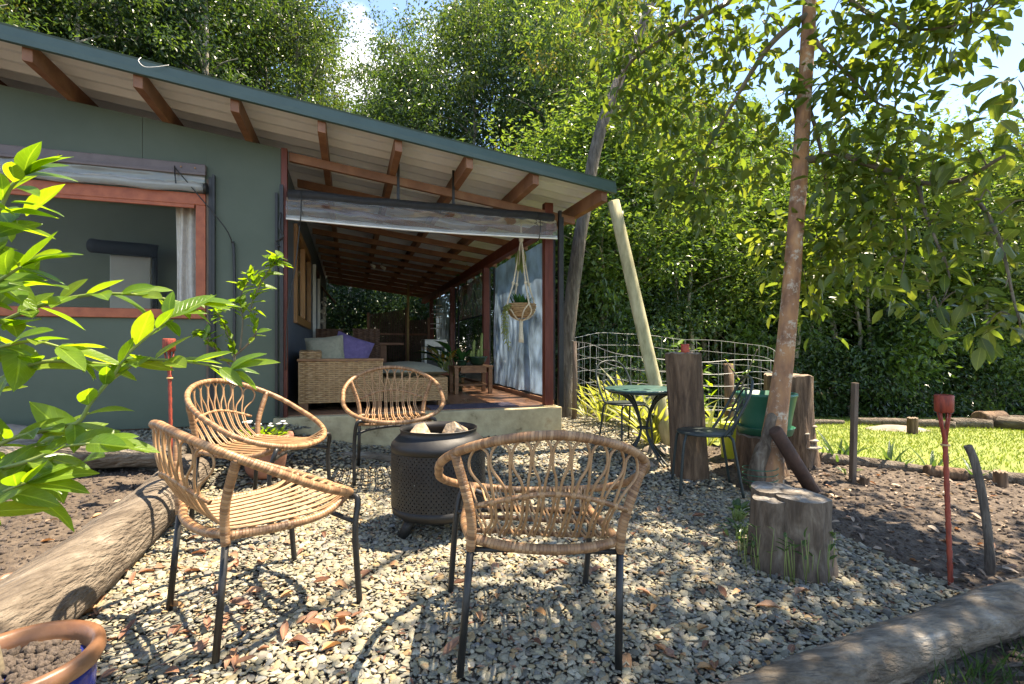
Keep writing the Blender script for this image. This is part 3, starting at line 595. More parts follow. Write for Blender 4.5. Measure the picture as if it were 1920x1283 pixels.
# corner post and orange window
b = MB(); hbox(b, .002, .05, -.012, .06, FLOOR - .06, 2.84); b.build('corner_post', M['redpost'], cab, bevel=.003)
win = MB(); hbox(win, T_L, T_R, -.03, .06, ZB, ZB + .075); wn_ = win.build('window', M['orange'], cab, bevel=.004)
b = MB(); hbox(b, T_L, T_R, -.03, .06, ZT - .095, ZT); b.build('window_head', M['orange'], wn_, bevel=.004)
for t0 in (T_R - .072, T_L):
    b = MB(); hbox(b, t0, t0 + .072, -.028, .058, ZB + .0755, ZT - .0955); b.build('window_jamb', M['orange'], wn_, bevel=.004)
b = MB(); hbox(b, T_L + .08, T_R - .08, -.034, -.012, ZT - .125, ZT - .0955); b.build('window_stop', M['orange'], wn_, bevel=.003)
b = MB(); hbox(b, T_L + .073, T_R - .073, .02, .026, ZB + .08, ZT - .1); b.build('window_pane', M['glass'], wn_)
# veranda window and white doors
win = MB(); hbox(win, -.02, .035, KW0, KW1, ZW0, ZW0 + .09); w2 = win.build('window', M['oak'], cab, bevel=.004)
b = MB(); hbox(b, -.02, .035, KW0, KW1, ZW1 - .09, ZW1); b.build('window_head', M['oak'], w2, bevel=.004)
for k0 in (KW0, 2.02, KW1 - .09):
    b = MB(); hbox(b, -.02, .035, k0, k0 + .09, ZW0 + .0905, ZW1 - .0905); b.build('window_jamb', M['oak'], w2, bevel=.004)
for k0, k1 in ((KW0 + .091, 2.019), (2.111, KW1 - .091)):
    b = MB(); hbox(b, -.01, -.004, k0, k1, ZW0 + .091, ZW1 - .091); b.build('window_pane', M['glass'], w2)
dr_ = MB(); hbox(dr_, -.06, -.02, 4.05, 5.15, FLOOR, 2.4); d0 = dr_.build('door', M['bluewall'], cab)
for k0 in (3.93, 5.2):
    b = MB(); hbox(b, .001, .05, k0, k0 + .07, FLOOR + .01, 2.45); b.build('door_jamb', M['white'], d0, bevel=.004)
b = MB(); hbox(b, .001, .045, 4.0005, 5.1995, 2.38, 2.45); b.build('door_head', M['redpost'], d0)
# roof
def corr(k):
    p = .19; f = (k % p) / p; h = .03
    if f < .12: return h * f / .12
    if f < .24: return h
    if f < .36: return h * (1 - (f - .12 - .12) / .12)
    return 0
ks = []
i = 0
while True:
    base = -.58 + i * .19
    if base > 9.3: break
    ks += [base, base + .0228, base + .0456, base + .0684]; i += 1
b = MB(); TL, TR = -5.4, 2.95
def sheetpt(t, k, j, th): return H(t, k, roofz(t) + (0 if j % 4 in (1, 2) else .05) + th)
vs = []; fs = []
for j, k in enumerate(ks):
    for t in (TL, TR): vs += [sheetpt(t, k, j, 0), sheetpt(t, k, j, .004)]
for j in range(len(ks) - 1):
    a = j * 4; c = (j + 1) * 4
    fs += [(a, a + 2, c + 2, c)]
lo = MB(); lo.add(vs, fs)
roof = lo.build('roof', M['zinc'], cab)
fs = [(j * 4 + 1, (j + 1) * 4 + 1, (j + 1) * 4 + 3, j * 4 + 3) for j in range(len(ks) - 1)]
hi = MB(); hi.add(vs, fs); hi.build('roof_sheet', M['roof'], roof)
prof = [(-.595, -.055), (-.618, -.05), (-.622, -.012), (-.606, -.008), (-.606, .05), (-.612, .062), (-.575, .068), (-.43, .046)]
b = MB(); vs = []; fs = []
for t in (TL, -.6, .9, TR + .01):
    vs += [H(t, k, roofz(t) + z) for k, z in prof]
n = len(prof)
for s_ in range(3):
    for i in range(n - 1): fs.append((s_ * n + i, s_ * n + i + 1, (s_ + 1) * n + i + 1, (s_ + 1) * n + i))
b.add(vs, fs); o = b.build('barge_capping', M['barge'], roof); sd = o.modifiers.new('th', 'SOLIDIFY'); sd.thickness = .004; sd.offset = 1
b = MB(); hbox(b, TL, TR - .02, -.60, -.585, roofz(0) - .03, roofz(0) - .004, SLOPE); b.build('barge_trim', M['roof'], roof)
for t in (-4.5, -3.9, -3.3, -2.7, -2.1, -1.49, -.86, -.25, .36, .955, 1.555, 2.165, 2.86):
    jk = rr(-.01, .01)
    b = MB(); hbox(b, t - .03, t + .03, -.565 + jk, 9.25, roofz(0) - .135, roofz(0) - .002, SLOPE); b.build('purlin', M['timber'], roof, bevel=.004)
for k in [.03 + .735 * i for i in range(13)]:
    b = MB(); hbox(b, .06, 2.84, k, k + .045, roofz(0) - .215, roofz(0) - .1365, SLOPE); b.build('rafter', M['timber'], roof, bevel=.004)
b = MB(); hbox(b, 2.49, 2.58, -.02, 9.2, 2.305, 2.438); b.build('veranda_beam', M['redpost'], cab, bevel=.004)
for k in (.02, 2.5, 5.1, 7.75):
    b = MB(); hbox(b, 2.495, 2.585, k, k + .09, FLOOR, 2.304 if k > 1 else 2.60); b.build('veranda_post', M['redpost'], cab, bevel=.004)
    b = MB(); hbox(b, 2.475, 2.605, k - .015, k + .105, FLOOR, FLOOR + .012); b.build('post_footing', M['concrete'], cab)
b = MB(); hbox(b, 2.605, 2.65, .15, 9.2, FLOOR, FLOOR + .05); b.build('sill_rail', M['timber'], cab)
b = MB(); b.tube(smooth_path([H(-.83, -.607, roofz(-.83) + .07), H(-.835, -.635, roofz(-.83) + .03), H(-.80, -.635, roofz(-.8) + .0), H(-.73, -.635, roofz(-.73) + .02), H(-.66, -.612, roofz(-.66) + .066)], 6), .0022, 6); b.build('roof_cable', M['white'], roof)
# spot lamps under the veranda roof
for t, k in ((.95, 4.55), (1.13, 4.55)):
    th = thing('spot_lamp', 'small white spot lamp fixed under the dark veranda rafters', 'lamp', H(t, k, 2.55), group='veranda spot lamps')
    z0 = roofz(t) - .215
    b = MB(); b.tube([H(t, k, z0 + .01), H(t, k, z0 - .06)], .006, 6); b.build('stem', M['black'], th)
    b = MB(); b.tube([H(t - .02, k - .03, z0 - .05), H(t + .05, k - .08, z0 - .1)], [.02, .03], 12); b.build('lamp_head', M['white'], th)

# ------------------------------------------------------------------ roller blinds
bl = thing('window_blind', 'rolled clear vinyl blind with plum brown head rail above orange window', 'blind', H(-1.5, -.05, 2.38))
b = MB(); hbox(b, T_L - .1, T_R + .005, -.05, -.002, 2.535, 2.615); b.build('head_rail', M['pinkrail'], bl, bevel=.006)
b = MB(); hbox(b, T_L - .1, T_R + .01, -.075, -.051, 2.515, 2.54); b.build('rail_flap', M['pinkrail'], bl, bevel=.004)
b = MB(); b.grid(lambda u, v: H(T_L - .1 + (T_R - T_L + .1) * u, -.05 - .012 * noise.noise(Vector((u * 9, v * 3, 0))), 2.53 - .11 * v), 40, 6); b.build('vinyl_sheet', M['clearroll'], bl)
b = MB(); b.tube([H(T_L - .1 + (T_R - T_L + .1) * i / 24, -.062, 2.412 + .006 * math.sin(i * .9)) for i in range(25)], [.038 + .004 * math.sin(i * 1.7) for i in range(25)], 16); b.build('vinyl_roll', M['clearroll'], bl)
b = MB(); b.tube([H(T_R, -.062, 2.412), H(T_R + .02, -.062, 2.412)], .045, 16); b.build('end_cap', M['black'], bl)
for t in (-.74, -.64, -1.55):
    b = MB(); b.tube([H(t, -.052, 2.575), H(t, -.06, 2.575)], .006, 8); b.build('screw', M['oak'], bl)
b = MB(); b.tube(smooth_path([H(-.78, -.07, 2.57), H(-.77, -.1, 2.5), H(-.76, -.11, 2.42)], 5), .005, 6); b.build('strap', M['black'], bl)
b = MB(); b.tube(smooth_path([H(-.78, -.07, 2.56), H(-.62, -.1, 2.36), H(-.42, -.08, 2.1), H(-.37, -.04, 1.98)], 7), .005, 6); b.build('pull_cord', M['black'], bl)
b = MB(); b.tube(smooth_path([H(-.37, -.03, 1.99), H(-.36, -.03, 1.9), H(-.355, -.03, 1.5), H(-.36, -.03, 1.05)], 5), [.018] + [.012] * 15, 8); b.build('cord_bundle', M['black'], bl)
for nm, t in (('guide_track', T_R + .035),):
    b = MB(); hbox(b, t - .012, t + .012, -.03, -.002, .55, 2.52); b.build(nm, M['black'], bl)
    b = MB(); hbox(b, t + .016, t + .034, -.04, -.002, .55, 2.54); b.build(nm, M['black'], bl)
    b = MB(); hbox(b, t - .03, t - .014, -.02, -.002, .55, 2.5); b.build(nm, M['stake'], bl)
vb = thing('veranda_blind', 'clear vinyl roller blind hanging half rolled across veranda opening', 'blind', H(1.3, -.06, 2.2))
def vz(u): return 2.475 - .0 * u
b = MB()
b.grid(lambda u, v: H(.06 + 2.5 * u, -.05 - .035 * math.sin(math.pi * v) + .01 * noise.noise(Vector((u * 30, v * 4, 0))), 2.47 - .085 * v + .012 * noise.noise(Vector((u * 6, 0, 0)))), 70, 6); b.build('cover_flap', M['rubber'], vb)
b = MB(); b.grid(lambda u, v: H(.05 + 2.53 * u, -.06 - .05 * math.sin(v * 2.6) + .022 * noise.noise(Vector((u * 6 + v * 1.3, v * 2.5, 2))) * math.sin(math.pi * v) + .006 * noise.noise(Vector((u * 19 - v * 3, v * 4, 5))), 2.40 - .19 * v - .02 * math.sin(u * math.pi) * v), 90, 14); b.build('vinyl_sheet', M['clear'], vb)
b = MB(); b.tube([H(.05 + 2.53 * i / 40, -.075, 2.222 - .022 * math.sin(math.pi * i / 40)) for i in range(41)], [.022 + .003 * math.sin(i * .8) for i in range(41)], 14); b.build('vinyl_roll', M['clearroll'], vb)
b = MB(); b.tube([H(.05 + 2.53 * i / 20, -.094, 2.205 - .022 * math.sin(math.pi * i / 20)) for i in range(21)], .008, 10); b.build('bottom_rod', M['white'], vb)
for t in (.17, 2.38):
    b = MB(); b.tube(smooth_path([H(t, -.09, 2.46), H(t + .004, -.125, 2.33), H(t - .003, -.115, 2.2), H(t - .02, -.06, 2.16)], 5), .005, 6); b.build('strap', M['black'], vb)
for t in (1.0, 1.52):
    b = MB(); hbox(b, t - .012, t + .012, -.045, -.03, 2.47, 2.8); b.build('hanger_strap', M['black'], vb)
for t in (.012, 2.625):
    b = MB(); hbox(b, t - .014, t + .014, -.075, -.035, FLOOR + .01, 2.5); b.build('guide_track', M['black'], vb)
for t0, z0_, k0 in ((-.045, .5, -.03), (2.645, FLOOR, -.06)):
    b = MB(); hbox(b, t0, t0 + .022, k0, k0 + .028, z0_, 2.44); b.build('guide_track', M['black'], vb)
b = MB(); b.tube(smooth_path([H(.01, -.1, 2.25), H(.0, -.11, 2.12), H(.03, -.1, 2.05), H(-.03, -.09, 2.0), H(.0, -.1, 1.96)], 5), .008, 6); b.build('buckle_strap', M['black'], vb)
b = MB(); b.tube(smooth_path([H(.16, -.06, 2.2), H(.12, -.05, 1.8), H(.06, -.05, 1.4), H(.045, -.05, .9)], 6), .005, 6); b.build('pull_cord', M['black'], vb)
for t in (.03, 2.64):
    pts = []
    for i in range(26): pts.append(H(t + (.03 if i % 2 else -.005), -.02 if t > 1 else -.05, FLOOR + .1 + i * .035))
    if t > 1:
        b = MB(); b.tube(pts, .004, 5); b.build('lacing', M['black'], vb)
def side_blind(k0, k1, z0, z1, m, lab, seed, fold=.05):
    th = thing('side_blind', lab, 'blind', H(2.62, (k0 + k1) / 2, z0))
    b = MB(); b.grid(lambda u, v: H(2.63 + fold * noise.noise(Vector((u * 7 + seed, v * 1.6, 0))) + .012 * noise.noise(Vector((u * 25, v * 3 + seed, 0))), k0 + (k1 - k0) * u, z0 + (z1 - z0) * v), 50, 30); b.build('vinyl_sheet', m, th)
    b = MB(); b.tube([H(2.63, k0, z0), H(2.63, k1, z0)], .012, 8); b.build('bottom_rod', M['rubber'], th)
    for k in (k0 - .01, k1 + .01):
        b = MB(); hbox(b, 2.62, 2.645, k - .012, k + .012, FLOOR + .06, 2.28); b.build('edge_track', M['rubber'], th)
    b = MB(); b.tube([H(2.63 + (.03 if i % 2 else -.01), k1 + .05, FLOOR + .2 + i * .06) for i in range(28)], .004, 5); b.build('lacing', M['black'], th)
    return th
side_blind(.13, 2.38, FLOOR + .07, 2.27, M['milky'], 'milky clear vinyl blind let down beside the hanging basket', 1)
side_blind(2.66, 4.95, 1.62, 2.27, M['clear'], 'clear vinyl side blind rolled up above the leafy potted plants', 4)
side_blind(5.26, 7.6, FLOOR + .07, 2.27, M['milky'], 'milky clear vinyl blind let down behind the barbecue', 8)

# ------------------------------------------------------------------ inside the window
def curtain(t0, t1, lab):
    b = MB(); nf = 30
    def f(u, v):
        t = t0 + (t1 - t0) * u; amp = .02 + .012 * v
        return H(t + .008 * math.sin(v * 3 + u * 9), .16 + amp * math.sin(u * (t1 - t0) * 85 + .6 * math.sin(v * 4)) , 2.33 - 1.35 * v)
    b.grid(f, 48, 20); o = single(b, 'curtain', M['curtain'], lab, 'curtain', base=H((t0 + t1) / 2, .16, .98))
    s_ = o.modifiers.new('th', 'SOLIDIFY'); s_.thickness = .003
curtain(-.84, -.62, 'cream curtain gathered at the window jamb beside the blind cord')
curtain(-2.62, -2.03, 'wide cream curtain half hidden by the lemon leaves')
th = thing('heater', 'pale wall panel with a black tubular roll along its top', 'heater', H(-1.95, 2.5, .5))
b = MB(); hbox(b, -2.17, -1.75, 2.42, 2.58, FLOOR, 2.21); b.build('panel', M['cabinet'], th, bevel=.01)
b = MB(); b.tube([H(-2.32, 2.36, 2.30), H(-2.25, 2.34, 2.29), H(-1.72, 2.34, 2.27), H(-1.66, 2.36, 2.26)], [.085, .08, .08, .085], 18); b.build('roll', M['rubber'], th)
b = MB(); b.tube([H(-1.69, 2.36, 2.24), H(-1.69, 2.38, 1.5)], .03, 10); b.build('drop_pipe', M['rubber'], th)

# ------------------------------------------------------------------ veranda furniture
def weave(mb, o, ud, vd, nd, w_, h_, row=.0175, st=.042):
    """basket weave: flat strands passing in front of and behind upright stakes"""
    o, ud, vd, nd = Vector(o), Vector(ud), Vector(vd), Vector(nd); nr = max(2, int(h_ / row)); nc = max(2, int(w_ / st)) * 4
    for r in range(nr):
        vs = []; v0 = r * h_ / nr; hh = h_ / nr * .82
        for i in range(nc + 1):
            t = i / nc; z = .0065 * math.cos(math.pi * (i / 2 + (1 if r % 2 else 0)) / 1.0 * .5 * 1.0) + .002
            sk = .0012 * noise.noise(Vector((i * .7, r * 3.1, 0))); p = o + ud * (w_ * t) + vd * (v0 + sk) + nd * z
            vs += [p, p + vd * hh * .5 + nd * .003, p + vd * hh]
        fs = []
        for i in range(nc):
            a = i * 3; fs += [(a, a + 3, a + 4, a + 1), (a + 1, a + 4, a + 5, a + 2)]
        mb.add(vs, fs, None, True)
    for c in range(0, nc + 1, 4):
        p = o + ud * (w_ * c / nc) + nd * .001
        mb.add([p - ud * .004, p + ud * .004, p + ud * .004 + vd * h_, p - ud * .004 + vd * h_], [(0, 1, 2, 3)])
def wicker_box(parent, t0, t1, k0, k1, z0, z1, m, name='wicker_panel', faces='ftr'):
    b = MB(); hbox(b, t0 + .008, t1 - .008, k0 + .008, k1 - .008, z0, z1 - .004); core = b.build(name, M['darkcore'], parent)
    b = MB()
    Z = Vector((0, 0, 1))
    if 'f' in faces: weave(b, H(t0, k0 + .002, z0), RD, Z, -DD, t1 - t0, z1 - z0)
    if 'r' in faces: weave(b, H(t1 - .002, k0, z0), DD, Z, RD, k1 - k0, z1 - z0)
    if 't' in faces: weave(b, H(t0, k0, z1), RD, DD, Z, t1 - t0, k1 - k0)
    b.build('wicker_weave', m, core, kind='stuff')
def pillow(name, c, size, M3, m, lab, cat='cushion', pw=2.6):
    b = MB(); n = 14; vs = []; fs = []
    sx, sy, sz = [q / 2 for q in size]
    for sgn in (1, -1):
        base = len(vs)
        for j in range(n + 1):
            for i in range(n + 1):
                u = i / n * 2 - 1; v = j / n * 2 - 1
                h = (max(0, 1 - abs(u) ** pw) * max(0, 1 - abs(v) ** pw)) ** .5
                kx = 1 - .06 * (1 - abs(v)) ; ky = 1 - .06 * (1 - abs(u))
                p = Vector((u * sx * kx, v * sy * ky, sgn * sz * h * (1 + .06 * noise.noise(Vector((u * 2, v * 2, sgn * 3))))))
                vs.append(Vector(c) + M3 @ p)
        for j in range(n):
            for i in range(n):
                a = base + j * (n + 1) + i; q = (a, a + 1, a + n + 2, a + n + 1); fs.append(q if sgn > 0 else q[::-1])
    b.add(vs, fs, None, True)
    return b, m
HM = Matrix((RD, DD, Vector((0, 0, 1)))).transposed()          # house axes
sofa = thing('sofa', 'golden wicker daybed sofa with timber rail and sage seat cushion', 'sofa', H(.8, .8, FLOOR))
wicker_box(sofa, .12, .875, .25, .36, FLOOR + .09, .965, M['wicker'], faces='ft')
b = MB(); hbox(b, .105, .89, .235, .37, .9655, .99); b.build('arm_rail', M['teak'], sofa, bevel=.004)
wicker_box(sofa, .12, .30, .365, 2.1, FLOOR + .09, 1.06, M['wicker'], 'backrest', faces='frt')
wicker_box(sofa, .895, 1.53, .33, 1.9, FLOOR + .07, .79, M['wicker'], 'seat_base', faces='frt')
b = MB(); hbox(b, .31, .89, .37, 2.1, FLOOR + .09, .79); b.build('seat_frame', M['darkcore'], sofa)
for t, k in ((.16, .29), (.83, .29), (1.48, .38), (1.48, 1.8), (.16, 2.0)):
    b = MB(); hbox(b, t - .04 if t > .2 else t - .04, t + .04, k - .03, k + .03, FLOOR + .004, FLOOR + .092); b.build('foot', M['teak'], sofa)
pb, m_ = pillow('x', H(1.2, 1.1, .845), (.68, 1.55, .17), HM, M['linen'], ''); pb.build('seat_cushion', M['linen'], sofa)
pb, m_ = pillow('x', H(.6, 1.2, .845), (.56, 1.5, .17), HM, M['linen'], ''); pb.build('seat_cushion', M['linen'], sofa)
def rot_h(ax, ang): return HM @ Matrix.Rotation(ang, 3, ax)
pb, m_ = pillow('cushion', H(.34, .62, 1.03), (.37, .37, .18), rot_h('X', math.radians(76)) @ Matrix.Rotation(.1, 3, 'Z'), M['linen'], '')
single(pb, 'cushion', M['linen'], 'sage linen cushion propped in the sofa corner', 'cushion', base=H(.34, .62, .86))
pb, m_ = pillow('cushion', H(.58, .72, 1.03), (.39, .39, .17), HM @ Matrix.Rotation(.35, 3, 'Y') @ Matrix.Rotation(math.radians(72), 3, 'X'), M['purple'], '')
single(pb, 'cushion', M['purple'], 'purple linen cushion leaning beside the sage one', 'cushion', base=H(.60, .72, .86))
# dining chairs and table
def dchair(t, k, lab):
    th = thing('dining_chair', lab, 'chair', H(t, k, FLOOR))
    wicker_box(th, t - .2, t + .2, k, k + .05, FLOOR + .4, 1.39, M['wickerd'], 'backrest', 'f')
    wicker_box(th, t - .2, t + .2, k + .052, k + .45, FLOOR + .32, FLOOR + .44, M['wickerd'], 'seat', 'rt')
    for a, c in ((-.17, .03), (.17, .03), (-.17, .42), (.17, .42)):
        b = MB(); hbox(b, t + a - .02, t + a + .02, k + c - .02, k + c + .02, FLOOR + .004, FLOOR + .41); b.build('leg', M['timber'], th)
dchair(.82, 3.3, 'dark wicker dining chair between sofa and timber table')
dchair(.27, 3.6, 'dark wicker dining chair against the blue grey wall')
th = thing('dining_table', 'brown timber dining table behind the wicker chairs', 'table', H(1.05, 4.1, FLOOR))
b = MB(); hbox(b, .55, 1.45, 3.85, 5.0, 1.135, 1.175); b.build('table_top', M['timber'], th, bevel=.005)
for t in (.65, 1.12):
    for k in (3.98, 4.85):
        b = MB(); hbox(b, t - .05, t + .05, k - .05, k + .05, FLOOR + .004, 1.134); b.build('leg', M['timber'], th)
# screens at the far end
def screen(t0, t1, k0, k1, z1a, z1b, lab, m):
    th = thing('bamboo_screen', lab, 'screen', H((t0 + t1) / 2, k0, FLOOR))
    n = int(abs(math.hypot(t1 - t0, k1 - k0)) / .035)
    for i in range(n):
        f = (i + .5) / n; t = t0 + (t1 - t0) * f; k = k0 + (k1 - k0) * f; z = z1a + (z1b - z1a) * f
        b = MB(); b.box((H(t, k, (FLOOR + .1 + z) / 2)), (.026, .012, z - FLOOR - .1), HM); b.build('slat', m, th)
    for f in (0, 1):
        t = t0 + (t1 - t0) * f; k = k0 + (k1 - k0) * f; z = (z1a, z1b)[f]
        b = MB(); b.box(H(t, k - .03, (FLOOR + z) / 2 + .02), (.05, .05, z - FLOOR + .03), HM); b.build('post', M['timber'], th)
    for zz in (.25, .9):
        b = MB(); b.beam(H(t0, k0 - .02, FLOOR + zz), H(t1, k1 - .02, FLOOR + zz), .03, .04); b.build('rail', M['timber'], th)
screen(.95, 1.75, 6.3, 6.3, 1.80, 1.92, 'dark bamboo slat screen with a sloping top', M['bamboo'])
screen(1.83, 2.25, 6.6, 6.4, 1.70, 1.72, 'narrow dark screen panel beside the bamboo pole', M['bamboo'])
b = MB(); b.tube([H(1.77, 6.15, FLOOR), H(1.77, 6.15, 1.6), H(1.78, 6.15, 2.48)], .025, 10); single(b, 'bamboo_pole', M['cane'], 'pale bamboo pole standing between the dark screens', 'pole', base=H(1.77, 6.15, FLOOR))
b = MB(); b.tube([H(0, 6.2, 1.95), H(.9, 6.15, 1.93), H(1.77, 6.15, 1.92)], .006, 6); single(b, 'hanging_rail', M['black'], 'thin dark rail spanning the far end of veranda', 'rail', base=H(.9, 6.15, 1.93))
# awning of shingles on the far wall
th = thing('awning', 'small shingled awning over the far veranda doorway', 'awning', H(.2, 6.8, 2.0))
for r in range(4):
    for c in range(3):
        b = MB(); b.box(H(.02 + .075 * r, 6.5 + .28 * c, 2.36 - .085 * r), (.1, .26, .016), HM @ Matrix.Rotation(.75, 3, 'Y')); b.build('shingle', M['timber'], th, bevel=.003)
b = MB(); hbox(b, .0, .06, 7.2, 7.3, FLOOR, 2.0); b.build('support_post', M['white'], th)
# shell strings, wind chime
th = thing('shell_string', 'string of pale shells hung on the veranda wall', 'ornament', H(.08, 5.7, 1.5))
b = MB(); b.tube([H(.09, 5.7, 2.3), H(.09, 5.7, 1.35)], .004, 5); b.build('string', M['rope'], th)
for i, (dz, r_) in enumerate(((2.05, .045), (1.98, .035), (1.93, .05), (1.8, .05), (1.74, .04), (1.60, .06))):
    b = MB(); b.lathe([(.001, -r_), (r_ * .8, -r_ * .5), (r_, 0), (r_ * .7, r_ * .6), (.001, r_)], H(.09 + .02 * (-1) ** i, 5.7, dz), 10); b.build('shell', M['shell'], th)
th = thing('wind_chime', 'white driftwood wind chime hung beneath the veranda beam', 'wind chime', H(2.40, 5.9, 1.5))
b = MB(); b.tube([H(2.36, 5.9, 2.3), H(2.36, 5.9, 1.45)], .003, 5); b.tube([H(2.42, 5.9, 2.3), H(2.42, 5.9, 1.45)], .003, 5); b.build('string', M['rope'], th)
for i, z in enumerate((2.0, 1.9, 1.82, 1.74, 1.6, 1.5)):
    b = MB(); b.tube([H(2.27 + rr(-.06, .02), 5.9, z), H(2.48 + rr(-.03, .03), 5.9, z + rr(-.01, .02))], .009, 7); b.build('stick', M['shell'], th)
# barbecue
th = thing('barbecue', 'steel framed barbecue with black firebox beside veranda post', 'barbecue', H(2.15, 5.0, FLOOR))
b = MB(); hbox(b, 1.93, 2.36, 4.75, 5.2, 1.10, 1.25); b.build('hood', M['steel'], th, bevel=.01)
for t in (1.93, 2.32):
    for k in (4.75, 5.16):
        b = MB(); hbox(b, t, t + .04, k, k + .04, FLOOR + .004, 1.0995); b.build('leg', M['steel'], th)
b = MB(); hbox(b, 1.975, 2.315, 4.78, 5.15, .72, 1.0985); b.build('firebox', M['black'], th)
for i in range(4):
    b = MB(); hbox(b, 2.08 + i * .055, 2.12 + i * .055, 4.772, 4.778, .96, 1.04); b.build('vent', M['steel'], th)
# coffee table
th = thing('coffee_table', 'low teak slatted coffee table with lower shelf on veranda', 'table', H(2.1, 1.7, FLOOR))
for i in range(5):
    b = MB(); hbox(b, 1.84, 2.36, 1.5 + i * .083, 1.575 + i * .083, .835, .858); b.build('top_slat', M['teak'], th, bevel=.003)
for k in (1.515, 1.885):
    b = MB(); hbox(b, 1.93, 2.27, k - .01, k + .01, .765, .834); b.build('apron', M['teak'], th)
for t in (1.875, 2.325):
    b = MB(); hbox(b, t - .01, t + .01, 1.55, 1.85, .765, .834); b.build('apron', M['teak'], th)
    for k in (1.53, 1.87):
        b = MB(); hbox(b, t - .025, t + .025, k - .025, k + .025, FLOOR + .007, .8345); b.build('leg', M['teak'], th, bevel=.004)
for i in range(4):
    b = MB(); hbox(b, 1.905, 2.295, 1.56 + i * .075, 1.625 + i * .075, .595, .615); b.build('shelf_slat', M['teak'], th, bevel=.003)
# plants on and around the coffee table
def potprof(r, h, rim=.012, th_=.014, taper=.75):
    return [(r * taper, 0), (r * (taper + .12), h * .3), (r * .97, h * .85), (r + rim, h * .88), (r + rim, h), (r + rim - th_, h), (r - th_, h * .86), (.001, h * .84)]
th = thing('cactus_bowl', 'dark green ceramic bowl of tall thin cactus on coffee table', 'potted plant', H(2.2, 1.7, .858))
b = MB(); b.lathe([(.06, 0), (.09, .02), (.125, .1), (.135, .115), (.125, .118), (.11, .1), (.001, .098)], H(2.2, 1.7, .858)); b.build('bowl', M['greenbowl'], th)
for a, c, h in ((.05, 0, .34), (-.05, .02, .25), (0, -.02, .12), (-.09, 0, .1)):
    b = MB(); b.tube(smooth_path([H(2.2 + a, 1.7 + c, .95), H(2.2 + a, 1.7 + c, .95 + h * .6), H(2.2 + a + .01, 1.7 + c, .95 + h)], 3), [.02, .022, .022, .022, .02, .018, .008], 9); b.build('cactus_stem', M['greenstem'], th)
LV_IN = [leaf_mesh('broad_leaf', M['leaf_indoor'], wd=.32, curl=.3, tint=q) for q in (.2, .5, .9)]
LV_ST = [leaf_mesh('strap_leaf', M['leaf_strap'], wd=.085, curl=.35, fold=.3, tint=q) for q in (.2, .6, .95)]
def leafy(name, lab, base, pot, n, ln, meshes, up=.9, spread=.6, stem=True, group=None, seed=1, cat='potted plant', z0=0):
    rg = random.Random(seed); base = Vector(base); th = thing(name, lab, cat, base, group=group)
    if pot:
        b = MB(); b.lathe(potprof(*pot[:2]), base); b.build('pot', pot[2], th); top_ = pot[1] * .84
    else: top_ = 0
    for i in range(n):
        a = rg.uniform(0, 6.28); s_ = rg.uniform(.15, spread); d = Vector((math.cos(a) * s_, math.sin(a) * s_, up * rg.uniform(.5, 1.1))).normalized()
        L_ = ln * rg.uniform(.65, 1.15); st = base + Vector((math.cos(a) * .02, math.sin(a) * .02, top_ + z0))
        if stem:
            e = st + d * L_ * .9; b = MB(); b.tube([st - Vector((0, 0, .02)), st + d * L_ * .5, e], .006, 5); b.build('stalk', M['greenstem'], th); d2 = (d + Vector((math.cos(a) * .6, math.sin(a) * .6, -.25))).normalized()
        else: e = st; d2 = d
        place_leaf(rg.choice(meshes), 'leaf', e, d2, Vector((rg.uniform(-.2, .2) - math.cos(a), rg.uniform(-.2, .2) - math.sin(a), .9)), L_, th)
    return th
leafy('potted_lily', 'broad leaved dark green plant in pot behind the coffee table', H(1.97, 2.06, FLOOR), (.13, .22, M['greenbowl']), 15, .36, LV_IN, spread=.75, seed=3)
leafy('potted_lily', 'small broad leaved plant with upright leaves on coffee table', H(1.98, 1.68, .858), (.07, .07, M['greenbowl']), 8, .24, LV_IN, spread=.5, seed=12, stem=False)
th = leafy('croton_plant', 'tall yellow splashed croton in pot beside the veranda post', H(1.93, 2.72, FLOOR), (.14, .24, M['terra']), 22, .33, [leaf_mesh('croton_leaf', leafmat('croton_leaves', [(.04, .1, .02), (.35, .3, .03), (.4, .2, .02)]), wd=.2, tint=q) for q in (.1, .5, .9)], up=1.3, spread=.5, seed=8)
